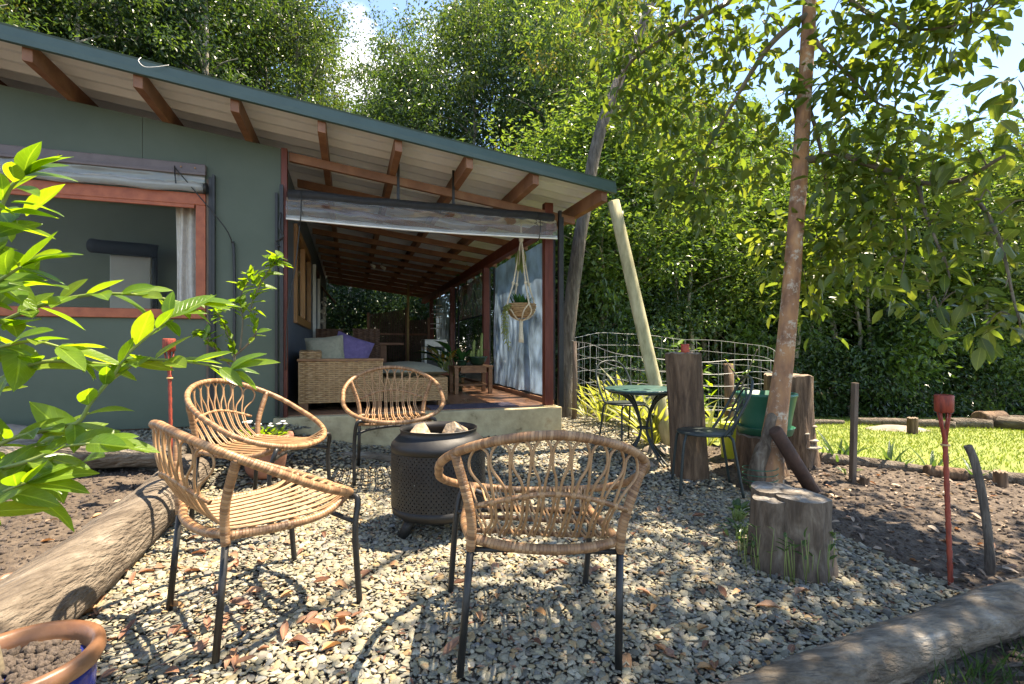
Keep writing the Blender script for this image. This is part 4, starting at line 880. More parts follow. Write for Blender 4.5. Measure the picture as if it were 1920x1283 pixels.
# hanging basket
hb = H(2.345, .35); BZ = 1.42
th = thing('hanging_basket', 'round wicker basket of succulents in a macrame hanger', 'hanging plant', (hb.x, hb.y, 1.18))
b = MB(); hw = lambda a, r, z: Vector((hb.x + r * math.cos(a), hb.y + r * math.sin(a), z))
b.lathe([(.07, 0), (.12, .03), (.15, .09), (.158, .15), (.15, .152), (.14, .1), (.001, .09)], (hb.x, hb.y, BZ), 24); bo = b.build('basket', M['wicker'], th)
for i in range(7):
    z = .02 + i * .02; r_ = [.105, .125, .138, .148, .154, .158, .16][i]
    b = MB(); b.tube([hw(2 * math.pi * j / 24, r_ + (.004 if (j + i) % 2 else -.002), BZ + z) for j in range(24)], .008, 6, closed=True); b.build('basket_coil', M['wicker'], bo)
for k in range(4):
    a = .5 + k * math.pi / 2
    b = MB(); b.tube(smooth_path([Vector((hb.x, hb.y, 2.28)), hw(a, .035, 2.1), hw(a, .10, 1.78), hw(a, .168, BZ + .15), hw(a + .3, .15, BZ + .07), hw(a + .4, .09, BZ), hw(a, .015, BZ - .03)], 5), .009, 7); b.build('cord', M['rope'], th)
    b = MB(); b.tube(smooth_path([hw(a, .168, BZ + .14), hw(a - .3, .15, BZ + .07), hw(a - .4, .09, BZ), hw(a, .015, BZ - .03)], 5), .008, 7); b.build('cord', M['rope'], th)
    b = MB(); b.lathe([(.004, -.025), (.017, -.01), (.018, .01), (.004, .025)], hw(a, .098, 1.79), 10); b.build('knot', M['rope'], th)
b = MB(); b.lathe([(.01, -.03), (.024, -.015), (.026, .02), (.012, .03)], (hb.x, hb.y, 2.27), 12); b.build('knot', M['rope'], th)
b = MB(); b.tube([(hb.x, hb.y, 2.29), (hb.x, hb.y, 2.5)], .01, 7); b.build('cord', M['rope'], th)
b = MB(); b.lathe([(.03, -.25), (.026, -.2), (.02, -.1), (.022, -.03), (.02, .0)], (hb.x, hb.y, BZ - .02), 14); b.build('tassel', M['rope'], th)
SUC = leaf_mesh('succulent_leaf', M['leaf_indoor'], wd=.28, curl=-.2, tint=.8)
for i in range(34):
    a = rr(0, 6.28); place_leaf(SUC, 'leaf', hw(a, rr(0, .08), BZ + .12), (math.cos(a) * rr(.2, 1), math.sin(a) * rr(.2, 1), rr(.4, 1.2)), (0, 0, 1), rr(.09, .17), th)
TR_ = leaf_mesh('trailing_leaf', M['leaf_strap'], wd=.3, tint=.5)
for s_ in range(4):
    a = 3.5 + s_ * .15; p0 = hw(a, .15, BZ + .15)
    pts = smooth_path([p0, hw(a, .2, BZ + .1), hw(a, .205, BZ - .05), hw(a, .2, BZ - .16 - .06 * s_)], 6)
    b = MB(); b.tube(pts, .004, 5); b.build('trailing_stem', M['greenstem'], th)
    for q in pts[3:]:
        for _ in range(2): place_leaf(TR_, 'leaf', q, (rr(-1, 1), rr(-1, 1), -.6), (rr(-1, 1), rr(-1, 1), .5), rr(.03, .05), th)
for s_ in range(10):
    a = rr(0, 6.28); p0 = hw(a, .03, 2.16); 
    place_leaf(TR_, 'leaf', p0, (math.cos(a) * .2, math.sin(a) * .2, -1), (math.cos(a), math.sin(a), 0), rr(.12, .3), th)
# mats
b = MB(); hbox(b, 1.32, 2.22, .06, .42, FLOOR + .0065, FLOOR + .016); single(b, 'floor_mat', M['rug'], 'purple grey woven mat at the veranda edge', 'mat', base=H(1.8, .2, FLOOR + .0065))
b = MB(); hbox(b, 1.55, 2.2, 3.6, 4.5, FLOOR + .0065, FLOOR + .014); single(b, 'floor_mat', M['bluerug'], 'blue mat on the floor beyond the coffee table', 'mat', base=H(1.9, 4, FLOOR + .0065))
dm = thing('door_mat', 'black ribbed rubber mat lying on gravel below the slab', 'mat', gp(925, 822))
c0 = gp(870, 812); cx = [gp(852, 829, .02), gp(985, 829, .02), gp(965, 808, .02), gp(862, 808, .02)]
b = MB(); b.corners([p - Vector((0, 0, .03)) for p in cx] + cx); b.build('backing', M['rubber'], dm)
for i in range(9):
    f = (i + .5) / 9; a = cx[0].lerp(cx[1], f); c = cx[3].lerp(cx[2], f)
    b = MB(); b.beam(a + Vector((0, 0, .008)), c + Vector((0, 0, .008)), .018, .014); b.build('rib', M['black'], dm)

# ------------------------------------------------------------------ rattan hoop chairs
def make_chair():
    th = thing('rattan_chair', '', 'chair')
    hc = Vector((0, -.035, .595)); ax, ay, az = .365, .335, .18
    def hoop(a):
        # a measured from the front (+y): front low, back high
        s_, c_ = math.sin(a), math.cos(a); q = 1 + .05 * (abs(math.sin(2 * a)))
        lift = .012 * math.cos(2 * a)
        return hc + Vector((ax * s_ * q, ay * c_ * q, -az * c_ + lift))
    pts = [hoop(2 * math.pi * i / 56) for i in range(56)]
    b = MB(); b.tube(pts, .0152, 10, closed=True); b.build('hoop', M['rattanwrap'], th, local=True)
    # rear rail, side rails
    zr = .405
    b = MB(); b.tube(smooth_path([(-.245, -.225, zr + .01), (-.13, -.262, zr), (0, -.272, zr - .004), (.13, -.262, zr), (.245, -.225, zr + .01)], 6), .0165, 10); b.build('rear_rail', M['rattanwrap'], th, local=True)
    for s_ in (-1, 1):
        fr = hoop(s_ * .62)
        b = MB(); b.tube(smooth_path([(s_ * .243, -.235, zr + .006), (s_ * .262, -.05, zr - .006), (s_ * .25, .12, zr - .003), fr], 6), .0155, 10); b.build('side_rail', M['rattanwrap'], th, local=True)
        tp = hoop(s_ * 2.16)
        b = MB(); b.tube(smooth_path([(s_ * .247, -.24, zr - .022), (s_ * .249, -.245, zr + .06), (s_ * .268, -.245, .55), tp], 6), .016, 10); b.build('upright', M['rattanwrap'], th, local=True)
        b = MB(); b.tube([(s_ * .247, -.24, zr - .005), (s_ * .256, -.275, 0)], [.0125, .0125], 10); b.build('leg', M['black'], th, local=True)
        q = fr + Vector((s_ * .012, -.005, -.014))
        b = MB(); b.tube(smooth_path([q + Vector((-s_ * .06, -.03, -.012)), q, q + Vector((s_ * .035, .012, -.014)), (s_ * .285, .235, .30), (s_ * .287, .255, 0)], 6), .0125, 10); b.build('leg', M['black'], th, local=True)
    b = MB(); b.tube(smooth_path([(-.28, .235, .345), (-.18, .19, .372), (0, .17, .385), (.18, .19, .372), (.28, .235, .345)], 6), .0105, 8); b.build('leg_brace', M['black'], th, local=True)
    b = MB(); b.tube([(-.247, -.24, .385), (.247, -.24, .385)], .009, 8); b.build('rear_brace', M['black'], th, local=True)
    # middle bar across the back
    def back(x, f):                                   # a point on the curved back: f from the rail (0) to the hoop (1)
        aa = math.pi - math.asin(max(-1, min(1, x / (ax * 1.02)))) ; tpt = hoop(aa)
        lo_ = Vector((x * .86, -.262 + .3 * x * x, zr + .012))
        p = lo_.lerp(tpt, f); p.y -= .03 * math.sin(math.pi * f) ; return p
    mid = [back(-.262 + .524 * i / 20, .40 + .10 * math.sin(math.pi * i / 20)) for i in range(21)]
    b = MB(); b.tube(mid, .0085, 8); b.build('back_bar', M['rattanwrap'], th, local=True)
    n = 9; w_ = .235
    for i in range(n):
        xb = -w_ + 2 * w_ * (i + .5) / n; xt = xb * 1.16; hs = w_ / n * 1.1
        fm = .40 + .10 * math.cos(math.pi * xb / (2 * w_) * .9)
        mp_ = back(xb, fm)
        loop = []
        for s_ in (-1, 1):
            seq = [back(xb + s_ * .006, fm), back(xb * 1.05 + s_ * hs * .38, fm + .13), back(xt + s_ * hs * .92, .76), back(xt + s_ * hs * .86, .9)]
            loop.append(seq)
        top_ = back(xt, .975)
        path = loop[0] + [top_] + loop[1][::-1]
        b = MB(); b.tube(smooth_path(path, 5), .0046, 6); b.build('back_loop', M['rattan'], th, local=True)
        aa = math.asin(max(-.96, min(.96, xb * 1.12 / ax))); fr = hoop(aa)
        for s_ in (-1, 1):
            dx = s_ * .0075
            seq = [back(xb + dx, fm + .02), back(xb * .97 + dx, .22) + Vector((0, .012, 0)), Vector((xb * .93 + dx, -.235, zr + .035)), Vector((xb * .92 + dx, -.195, zr + .012)), Vector((xb * .96 + dx, -.05, zr + .004)), Vector((xb * 1.04 + dx, .13, zr + .01)), Vector((fr.x + dx, fr.y - .005, fr.z + .012))]
            b = MB(); b.tube(smooth_path(seq, 5), .0046, 6); b.build('seat_cane', M['rattan'], th, local=True)
        b = MB(); c0_ = back(xb, fm); b.lathe([(.008, -.01), (.011, -.005), (.011, .005), (.008, .01)], c0_, 8); b.build('binding', M['rattan'], th, local=True)
    for y in (-.12, .02, .15):
        ww = .255 if y < .1 else .235
        b = MB(); b.tube(smooth_path([(-ww, y, zr - .004), (-.1, y + .012, zr - .009), (.1, y - .008, zr - .009), (ww, y, zr - .004)], 6), .0085, 7); b.build('seat_bar', M['rattanwrap'], th, local=True)
    return th
ch = make_chair()
def put_chair(o, x, y, f, lab, dz=0):
    o.location = (x, y, gz(x, y) + dz); o.rotation_euler = (0, 0, math.atan2(f[1], f[0]) - math.pi / 2); o['label'] = lab; o['group'] = 'rattan chairs around the fire drum'
chs = [ch] + [copy_tree(ch) for _ in range(3)]
put_chair(chs[0], -1.015, 2.05, (.654, .757), 'rattan hoop chair next to the long log and blue glazed pot')
put_chair(chs[1], -1.47, 2.96, (.98, -.18), 'rattan hoop chair beside the flower pot near the green wall', .02)
put_chair(chs[2], -.888, 3.74, (.30, -.955), 'rattan hoop chair between the fire drum and the concrete slab', .02)
put_chair(chs[3], .06, 1.905, (-.12, .989), 'rattan hoop chair across the fire drum from the veranda', -.008); chs[3].rotation_euler[1] = math.radians(3.8); chs[3].scale = (1.03, 1.03, 1.02)

# ------------------------------------------------------------------ fire drum and wood
dx, dy = -.418, 2.83; dzg = gz(dx, dy); DC = Vector((dx, dy, dzg)); R0 = .265; Z0, Z1 = .12, .475
drum = thing('fire_drum', 'black perforated steel drum fire pit on short legs', 'fire pit', DC)
b = MB(); nc, nrw = 64, 19; oct_ = [(math.cos(math.pi / 4 * k + math.pi / 8), math.sin(math.pi / 4 * k + math.pi / 8)) for k in range(8)]
cw = 2 * math.pi * R0 / nc; chh = (Z1 - Z0 - .06) / nrw; hr = .0036
def cyl(s_, z, r=R0): a = s_ / R0; return DC + Vector((r * math.cos(a), r * math.sin(a), z))
for r in range(nrw):
    for c in range(nc):
        cx_ = (c + (.5 if r % 2 else 0)) * cw; cz = Z0 + .03 + (r + .5) * chh
        sq = [(1, .414), (.414, 1), (-.414, 1), (-1, .414), (-1, -.414), (-.414, -1), (.414, -1), (1, -.414)]
        vs = [cyl(cx_ + p[0] * cw / 2, cz + p[1] * chh / 2) for p in sq] + [cyl(cx_ + q[0] * hr, cz + q[1] * hr) for q in oct_]
        fs = [(k, (k + 1) % 8, 8 + (k + 1) % 8, 8 + k) for k in range(8)]
        cn = [cyl(cx_ + a_ * cw / 2, cz + b_ * chh / 2) for a_, b_ in ((1, 1), (-1, 1), (-1, -1), (1, -1))]
        b.add(vs + cn, fs + [(0, 16, 1), (2, 17, 3), (4, 18, 5), (6, 19, 7)], None, False)
b.lathe([(.001, .075), (.17, .078), (.235, .09), (.258, .108), (R0, Z0 + .0301)], DC, 64)
b.lathe([(R0, Z1 - .0301), (R0, Z1), (R0 - .004, Z1 + .012), (.222, Z1 + .052), (.214, Z1 + .056), (.214, Z1 + .085), (.219, Z1 + .09), (.219, Z1 + .084), (.208, Z1 + .083), (.208, Z1 + .05), (R0 - .012, Z1 + .005), (R0 - .01, Z1 - .03)], DC, 64)
b.build('drum_shell', M['drum'], drum)
b = MB(); b.lathe([(R0 - .012, .13), (R0 - .012, .135), (.001, .13)], DC, 48); b.build('ash_floor', M['soil'], drum)
b = MB(); b.lathe([(.13, .13), (.13, .42)], DC, 24); b.build('core_tube', M['drum'], drum)
for k in range(3):
    a = math.radians(222 + 120 * k); 
    b = MB(); b.tube([DC + Vector((.17 * math.cos(a), .17 * math.sin(a), .10)), DC + Vector((.235 * math.cos(a), .235 * math.sin(a), -.01))], [.032, .028], 12); b.build('leg', M['drum'], drum)
for i, (ox, oy, oz, ln, rz, tl, nm, m_, lab) in enumerate((
        (.03, .02, .475, .25, .3, .12, 'firewood', M['card'], 'pale grey split log lying across the drum mouth'),
        (-.1, .05, .50, .12, 1.2, .9, 'firewood', M['split'], 'short golden firewood chunk at the drum rim'),
        (.1, .03, .525, .13, .9, .5, 'firewood', M['split'], 'orange brown wood offcut standing in the drum'),
        (.06, -.05, .40, .3, -.4, .05, 'firewood', M['split'], 'split log at the bottom of the drum pile'),
        (-.05, -.02, .43, .28, .9, .1, 'firewood', M['split'], 'split log beneath the pale one in the drum'))):
    b = MB(); Mr = Matrix.Rotation(rz, 3, 'Z') @ Matrix.Rotation(tl, 3, 'Y'); pr = [(-.045, -.03), (.05, -.034), (.042, .03), (-.01, .05), (-.05, .02)]
    c_ = DC + Vector((ox, oy, oz)); vs = []
    for s_ in (-1, 1):
        for (a, q) in pr: vs.append(c_ + Mr @ Vector((s_ * ln / 2 + rr(-.006, .006), a * rr(.9, 1.1), q * rr(.85, 1.1))))
    fs = [(4, 3, 2, 1, 0), (5, 6, 7, 8, 9)] + [(k, (k + 1) % 5, 5 + (k + 1) % 5, 5 + k) for k in range(5)]
    b.add(vs, fs); single(b, nm, m_, lab, 'firewood', base=c_, bevel=.004)

# ------------------------------------------------------------------ bistro set
tc_ = Vector((1.10, 4.14, 0)); tc_.z = gz(tc_.x, tc_.y)
bt = thing('bistro_table', 'round dark green iron bistro table with curved legs', 'table', tc_)
TH = .60
b = MB(); b.lathe([(.001, TH - .012), (.31, TH - .014), (.322, TH - .008), (.325, TH), (.318, TH + .006), (.001, TH + .008)], tc_, 48); b.build('table_top', M['tabletop'], bt)
for k in range(4):
    a = .5 + k * math.pi / 2
    def pr(r, z): return tc_ + Vector((r * math.cos(a), r * math.sin(a), z))
    for da in (-.09, .09):
        a = .5 + k * math.pi / 2 + da
        b = MB(); b.tube(smooth_path([pr(.27, TH - .015), pr(.13, TH - .1), pr(.045, TH * .55), pr(.04, TH * .38), pr(.11, .12), pr(.25, 0)], 6), .0085, 7); b.build('leg', M['darkgreen'], bt)
b = MB(); b.tube([tc_ + Vector((.05 * math.cos(q * .5236), .05 * math.sin(q * .5236), TH * .46)) for q in range(12)], .009, 6, closed=True); b.build('collar', M['darkgreen'], bt)
b = MB(); b.tube([tc_ + Vector((.29 * math.cos(q * .262), .29 * math.sin(q * .262), TH - .022)) for q in range(24)], .008, 6, closed=True); b.build('rim_ring', M['darkgreen'], bt)
def bistro():
    th = thing('bistro_chair', '', 'chair')
    b = MB(); b.lathe([(.001, .385), (.15, .386), (.178, .39), (.185, .398), (.178, .406), (.001, .402)], (0, 0, 0), 32); b.build('seat', M['darkgreen'], th, local=True)
    for sx in (-1, 1):
        b = MB(); b.tube(smooth_path([(sx * .10, .135, .392), (sx * .135, .15, .37), (sx * .15, .165, .3), (sx * .165, .19, 0)], 5), .0095, 8); b.build('leg', M['darkgreen'], th, local=True)
        b = MB(); b.tube(smooth_path([(sx * .10, -.135, .392), (sx * .14, -.15, .37), (sx * .15, -.16, .3), (sx * .165, -.21, 0)], 5), .0095, 8); b.build('leg', M['darkgreen'], th, local=True)
    b = MB(); b.tube(smooth_path([(-.165, -.09, .395), (-.18, -.16, .5), (-.175, -.24, .66), (-.12, -.275, .755), (0, -.285, .785), (.12, -.275, .755), (.175, -.24, .66), (.18, -.16, .5), (.165, -.09, .395)], 6), .0095, 8); b.build('back_hoop', M['darkgreen'], th, local=True)
    b = MB(); b.tube(smooth_path([(-.1, -.15, .40), (-.11, -.19, .5), (-.10, -.24, .62), (0, -.265, .70), (.10, -.24, .62), (.11, -.19, .5), (.1, -.15, .40)], 6), .006, 6); b.build('inner_hoop', M['darkgreen'], th, local=True)
    for sx in (-1, 1):
        pts = [Vector((sx * (.06 + (.05 - .0055 * q) * math.cos(q * .7)), -.215 - .02 * math.sin(q * .7) , .56 + (.055 - .006 * q) * math.sin(q * .7))) for q in range(9)]
        b = MB(); b.tube(smooth_path(pts, 3), .0055, 6); b.build('scroll', M['darkgreen'], th, local=True)
        b = MB(); b.tube(smooth_path([(sx * .02, -.16, .40), (sx * .05, -.18, .45), (sx * .01, -.205, .52), (sx * .05, -.245, .64)], 4), .0055, 6); b.build('scroll', M['darkgreen'], th, local=True)
    return th
b1 = bistro(); b2 = copy_tree(b1)
for o, x, y, f, lab in ((b1, 1.06, 4.62, (.35, -.94), 'dark iron bistro chair behind the round green table'), (b2, 1.33, 3.43, (-.98, .16), 'dark iron bistro chair in front of the tall stump')):
    o.location = (x, y, gz(x, y)); o.rotation_euler = (0, 0, math.atan2(f[1], f[0]) - math.pi / 2); o['label'] = lab; o['group'] = 'bistro chairs'

# ------------------------------------------------------------------ logs, stumps, posts
def log(name, pts, rad, lab, m=None, seg=9, n=18, jit=.13, seed=1, cat='log', group=None):
    P = smooth_path(pts, seg); k = len(P); R_ = [rad[0] + (rad[-1] - rad[0]) * i / (k - 1) if len(rad) == 2 else float(np.interp(i / (k - 1), np.linspace(0, 1, len(rad)), rad)) for i in range(k)]
    P = [P[0] - (P[1] - P[0]).normalized() * .012] + P + [P[-1] + (P[-1] - P[-2]).normalized() * .012]; R_ = [R_[0] * .86] + R_ + [R_[-1] * .86]
    b = MB(); b.tube(P, R_, n, jit=jit, seed=seed)
    return single(b, name, m or M['log'], lab, cat, group, base=P[0])
log('border_log', [(-1.50, .95, .10), (-1.66, 1.45, .13), (-1.90, 2.3, .16), (-2.08, 2.9, .19), (-2.24, 3.45, .23)], [.135, .14, .14, .135, .125], 'long thick weathered log edging the gravel beside the soil bed', jit=.1, seed=3, n=28, seg=14)
log('border_log', [(-4.2, 2.98, .37), (-3.3, 3.28, .37), (-2.75, 3.46, .36), (-2.36, 3.60, .33)], [.10, .10, .095, .09], 'split log lying along the strip below the green wall', M['logx'], seed=5)
a, c = gp(600, 864), gp(745, 866)
log('border_log', [a + Vector((-.1, 0, .03)), (a + c) / 2 + Vector((0, .01, .035)), c + Vector((0, 0, .02))], [.035, .04, .03], 'thin pale log half buried in gravel near the slab', M['logx'], seed=7)
log('border_log', [(.42, 1.40, .03), (.71, 1.48, .045), (1.02, 1.58, .06), (1.39, 1.72, .07), (1.95, 1.93, .08), (2.8, 2.22, .08)], [.05, .062, .074, .083, .088, .09], 'flaking pale log edging the gravel and the right soil bed', M['logx'], seed=11, jit=.16, n=26, seg=14)
a, c, e = gp(1538, 868), gp(1640, 880), gp(1745, 893)
log('border_log', [a + Vector((0, 0, .04)), c + Vector((0, 0, .04)), e + Vector((0, 0, .035))], [.055, .05, .04], 'slim brown log between soil bed and lawn, beside the square stake', seed=13)
a, c = gp(1733, 893), gp(1795, 900)
log('border_log', [a + Vector((-.02, -.05, .05)), c + Vector((0, -.05, .05))], [.055, .05], 'short dark log stub lying on the bed border', M['bark'], seed=14)
a, c = gp(1790, 899), gp(1960, 918)
log('border_log', [a + Vector((0, .03, .04)), (a + c) / 2 + Vector((0, .03, .045)), c + Vector((.3, 0, .04))], [.04, .05, .05], 'slim brown log along the lawn behind the crooked stick', seed=15)
FL = [((1490, 800), (1580, 797), .05), ((1600, 797), (1790, 805), .07), ((1640, 792), (1760, 796), .05), ((1785, 803), (1860, 806), .09), ((1850, 803), (1960, 812), .11), ((1880, 798), (1990, 803), .09)]
for i, (p, q, r_) in enumerate(FL):
    a, c = gp(*p), gp(*q)
    log('fallen_log', [a + Vector((0, 0, r_ * .8)), (a + c) / 2 + Vector((0, rr(-.1, .1), r_ * .9)), c + Vector((0, 0, r_ * .8))], [r_, r_ * .8], 'fallen grey log lying along the forest edge of the lawn', seed=20 + i, group='logs at the forest edge', n=10, seg=4)
def stump(name, c, r_, h, lab, m, mt, seed=1, flare=.25, sq=0, lobes=None, lean=(0, 0), rough=.1, cat='stump'):
    c = Vector(c); th = thing(name, lab, cat, c); n, k = 40, 16
    b = MB(); vs = []
    def rad(a, f):
        q = r_ * (1 + flare * (1 - f) ** 3 * (1 + .5 * math.sin(a * 5 + seed)))
        q *= 1 + rough * noise.noise(Vector((math.cos(a) * 2.2 + seed, math.sin(a) * 2.2, f * .8))) + .05 * noise.noise(Vector((math.cos(a) * 7 + seed, math.sin(a) * 7, f * 1.2)))
        if lobes: q *= 1 + lobes[1] * math.cos(lobes[0] * a + seed)
        return q
    for j in range(k + 1):
        f = j / k
        for i in range(n):
            a = 2 * math.pi * i / n; q = rad(a, f); zt = h * f - (.03 if j == 0 else 0)
            if j == k: zt += .014 * noise.noise(Vector((math.cos(a) * 3, math.sin(a) * 3, seed)))
            vs.append(c + Vector((q * math.cos(a) + lean[0] * f, q * math.sin(a) + lean[1] * f, zt)))
    fs = [(j * n + i, j * n + (i + 1) % n, (j + 1) * n + (i + 1) % n, (j + 1) * n + i) for j in range(k) for i in range(n)]
    b.add(vs, fs, None, True); b.build('trunk', m, th)
    b = MB(); vs = []; fs = []
    for q_ in range(6):
        s_ = 1 - q_ / 5.0
        for i in range(n):
            a = 2 * math.pi * i / n; q = rad(a, 1) * s_ * .995
            vs.append(c + Vector((q * math.cos(a) + lean[0], q * math.sin(a) + lean[1], h + .006 * (q_ > 0) + .016 * noise.noise(Vector((math.cos(a) * 3 * s_, math.sin(a) * 3 * s_, seed))))))
    fs = [(j * n + i, j * n + (i + 1) % n, (j + 1) * n + (i + 1) % n, (j + 1) * n + i) for j in range(5) for i in range(n)]
    b.add(vs, fs, None, True); b.build('cut_top', mt, th)
    return th
p = gp(1294, 892); stump('post_stump', p, .122, .92, 'tall brown split stump behind the bistro chair, red tin on top', M['bark'], M['logend'], seed=2, flare=.06, lobes=(4, .07), lean=(-.055, 0), rough=.06)
b = MB(); pt = Vector(p) + Vector((-.045, -.02, .925)); b.lathe([(.03, 0), (.031, .004), (.03, .062), (.026, .066), (.024, .03), (.001, .03)], pt, 16); single(b, 'red_tin', M['redtin'], 'small red tin standing on the tall split stump', 'tin', base=pt)
p = Vector((2.29, 4.14, G(2.29, 4.14))); S2 = stump('old_stump', p, .178, .74, 'broad old brown stump with bracket fungus beside the lawn', M['bark'], M['logend'], seed=9, flare=.28, rough=.22, lobes=(3, .06))
for i, (z, a, r_) in enumerate(((.17, -1.0, .09), (.22, -.85, .06), (.33, -.7, .04), (.13, -.5, .05), (.28, -1.3, .035))):
    b = MB(); q = p + Vector((.185 * math.cos(a), .185 * math.sin(a), z)); b.lathe([(.002, -.012), (r_ * .8, -.004), (r_, .004), (r_ * .7, .012), (.002, .014)], q, 14); b.build('bracket_fungus', M['fungus'], S2)
b = MB(); q = p + Vector((-.06, -.02, .74)); b.lathe([(.04, 0), (.055, .03), (.045, .075), (.02, .09), (.001, .092)], q, 7, smooth=False); single(b, 'white_rock', M['whiterock'], 'pale rock sitting on the broad old stump', 'rock', base=q)
p = Vector((1.90, 3.80, G(1.90, 3.80))); stump('low_stump', p, .155, .30, 'low dark stump carrying the green plastic pot', M['bark'], M['logend'], seed=4, flare=.2, rough=.15)
q = p + Vector((.05, .02, .308)); th = thing('green_pot', 'green plastic planter in its saucer on the low stump', 'pot', q)
b = MB(); b.lathe([(.15, 0), (.185, .004), (.2, .055), (.205, .06), (.197, .062), (.18, .012), (.001, .01)], q, 36); b.build('saucer', M['greenpot'], th)
b = MB(); b.lathe([(.14, .012), (.15, .02), (.175, .06), (.185, .13), (.215, .29), (.222, .295), (.222, .315), (.205, .315), (.2, .26), (.001, .24)], q, 36); b.build('pot_wall', M['greenpot'], th)
p = gp(1376, 862); th = thing('bucket', 'yellow green plastic watering tub beside the low stump', 'bucket', p)
b = MB(); b.lathe([(.085, 0), (.1, .02), (.115, .3), (.122, .305), (.115, .31), (.105, .29), (.09, .03), (.001, .02)], p, 28); b.build('tub', M['yellow'], th)
b = MB(); b.tube(smooth_path([p + Vector((-.115, 0, .28)), p + Vector((-.1, 0, .4)), p + Vector((0, 0, .44)), p + Vector((.1, 0, .4)), p + Vector((.115, 0, .28))], 5), .007, 7); b.build('handle', M['yellow'], th)
# front stump, grown together from three stems
p = Vector((1.32, 2.36, G(1.32, 2.36))); th = thing('sprouting_stump', 'lichened triple stump with green sprouts in the gravel', 'stump', p)
for (ox, oy, r_, h, sd_) in ((.055, .0, .122, .345, 1), (-.07, .02, .085, .325, 5), (-.005, .11, .115, .35, 8)):
    n, k = 28, 12; vs = []; c = p + Vector((ox, oy, 0))
    for j in range(k + 1):
        f = j / k
        for i in range(n):
            a = 2 * math.pi * i / n; q = r_ * (1 + .18 * (1 - f) ** 3 - .04 * f) * (1 + .16 * noise.noise(Vector((math.cos(a) * 1.8 + sd_, math.sin(a) * 1.8, f)))); vs.append(c + Vector((q * math.cos(a), q * math.sin(a), h * f - (.03 if j == 0 else 0) + (.012 * noise.noise(Vector((math.cos(a) * 1.5, math.sin(a) * 1.5, sd_))) if j == k else 0))))
    b = MB(); b.add(vs, [(j * n + i, j * n + (i + 1) % n, (j + 1) * n + (i + 1) % n, (j + 1) * n + i) for j in range(k) for i in range(n)], None, True); so = b.build('stem', M['stump'], th)
    b = MB(); ring = vs[-n:]; ct = c + Vector((0, 0, h + .006)); b.add(ring + [r0.lerp(ct, .55) + Vector((0, 0, rr(-.004, .008))) for r0 in ring] + [ct], [(i, (i + 1) % n, n + (i + 1) % n, n + i) for i in range(n)] + [(n + i, n + (i + 1) % n, 2 * n) for i in range(n)], None, True); b.build('cut_top', M['stumptop'], so)
SPR = leaf_mesh('sprout_leaf', M['leaf_shrub'], wd=.4, tint=.9)
for i in range(46):
    a = rr(2.2, 6.6); r_ = rr(.15, .21); q = p + Vector((r_ * math.cos(a) - .01, r_ * math.sin(a) + .03, -.01)); h = rr(.1, .24); e = q + Vector((rr(-.02, .02), rr(-.02, .02), h))
    b = MB(); b.tube([q, q.lerp(e, .5) + Vector((rr(-.01, .01), 0, 0)), e], [.002, .0018, .0012], 5); so = b.build('sprout', M['greenstem'], th)
    if i % 2 == 0:
        for _ in range(3): place_leaf(SPR, 'sprout_leaf', q.lerp(e, rr(.5, 1)), (rr(-1, 1), rr(-1, 1), .5), (0, 0, 1), rr(.025, .06), th)

# leaning round pole under the roof corner
a, c = gp(1255, 838), H(2.90, -.56, roofz(2.9) - .11) + Vector((.05, -.02, -.02))
b = MB(); b.tube([a - Vector((-.01, 0, .05))] + [a.lerp(c, i / 8) for i in range(1, 9)], [.062, .062, .061, .06, .059, .058, .057, .056, .054], 18, jit=.05, seed=2); single(b, 'leaning_pole', M['pole'], 'pale round timber pole leaning up to the roof corner', 'pole', base=a)
b = MB(); a, c = gp(1530, 925) + Vector((0, 0, -.02)), px(1452, 805, 3.30)
b.tube([a, a.lerp(c, .5), c.lerp(a, .03), c], [.047, .046, .045, .036], 14); single(b, 'leaning_plank', M['rusty'], 'dark brown round post leaning against the orange trunk', 'post', base=a)
def torch(base, h, lab, lean=(0, 0)):
    base = Vector(base); th = thing('garden_torch', lab, 'torch', base); tp = base + Vector((lean[0], lean[1], h))
    def q(f): return base.lerp(tp, f)
    b = MB(); m_ = 13; P_ = []; R_ = []
    for i in range(m_): f = i / (m_ - 1) * .80; P_ += [q(f), q(min(.8, f + .008))]; R_ += [.0115, .009]
    b.tube(P_, R_, 10); b.build('cane', M['torch'], th)
    for k in range(4):
        a = k * math.pi / 2 + .4; b = MB(); b.tube([q(.70), q(.80) + Vector((.012 * math.cos(a), .012 * math.sin(a), 0)), q(.885) + Vector((.024 * math.cos(a), .024 * math.sin(a), 0))], .0045, 6); b.build('split_cane', M['torch'], th)
    b = MB(); b.lathe([(.027, 0), (.034, .006), (.035, .075), (.031, .08), (.026, .06), (.001, .055)], q(.885) - Vector((0, 0, .005)), 18); hd = b.build('cup', M['torch'], th)
    b = MB(); b.tube([q(.72) + Vector((.014 * math.cos(j * .7), .014 * math.sin(j * .7), 0)) for j in range(9)], .005, 5, closed=True); b.build('binding', M['cane'], th)
torch(gp(1783, 1100) - Vector((0, 0, .02)), .90, 'red cane torch stuck in the right soil bed', (-.035, 0))
torch((-2.07, 3.02, bedz(-2.07, 3.02) - .02), 1.01, 'red cane torch standing in front of the green wall', (-.02, 0))
a = gp(1598, 908); b = MB(); b.beam(a - Vector((0, 0, .05)), a + Vector((.02, 0, .74)), .045, .03, (1, 0, 0)); single(b, 'square_stake', M['stake'], 'grey square timber stake upright in the soil bed', 'stake', base=a, bevel=.003)
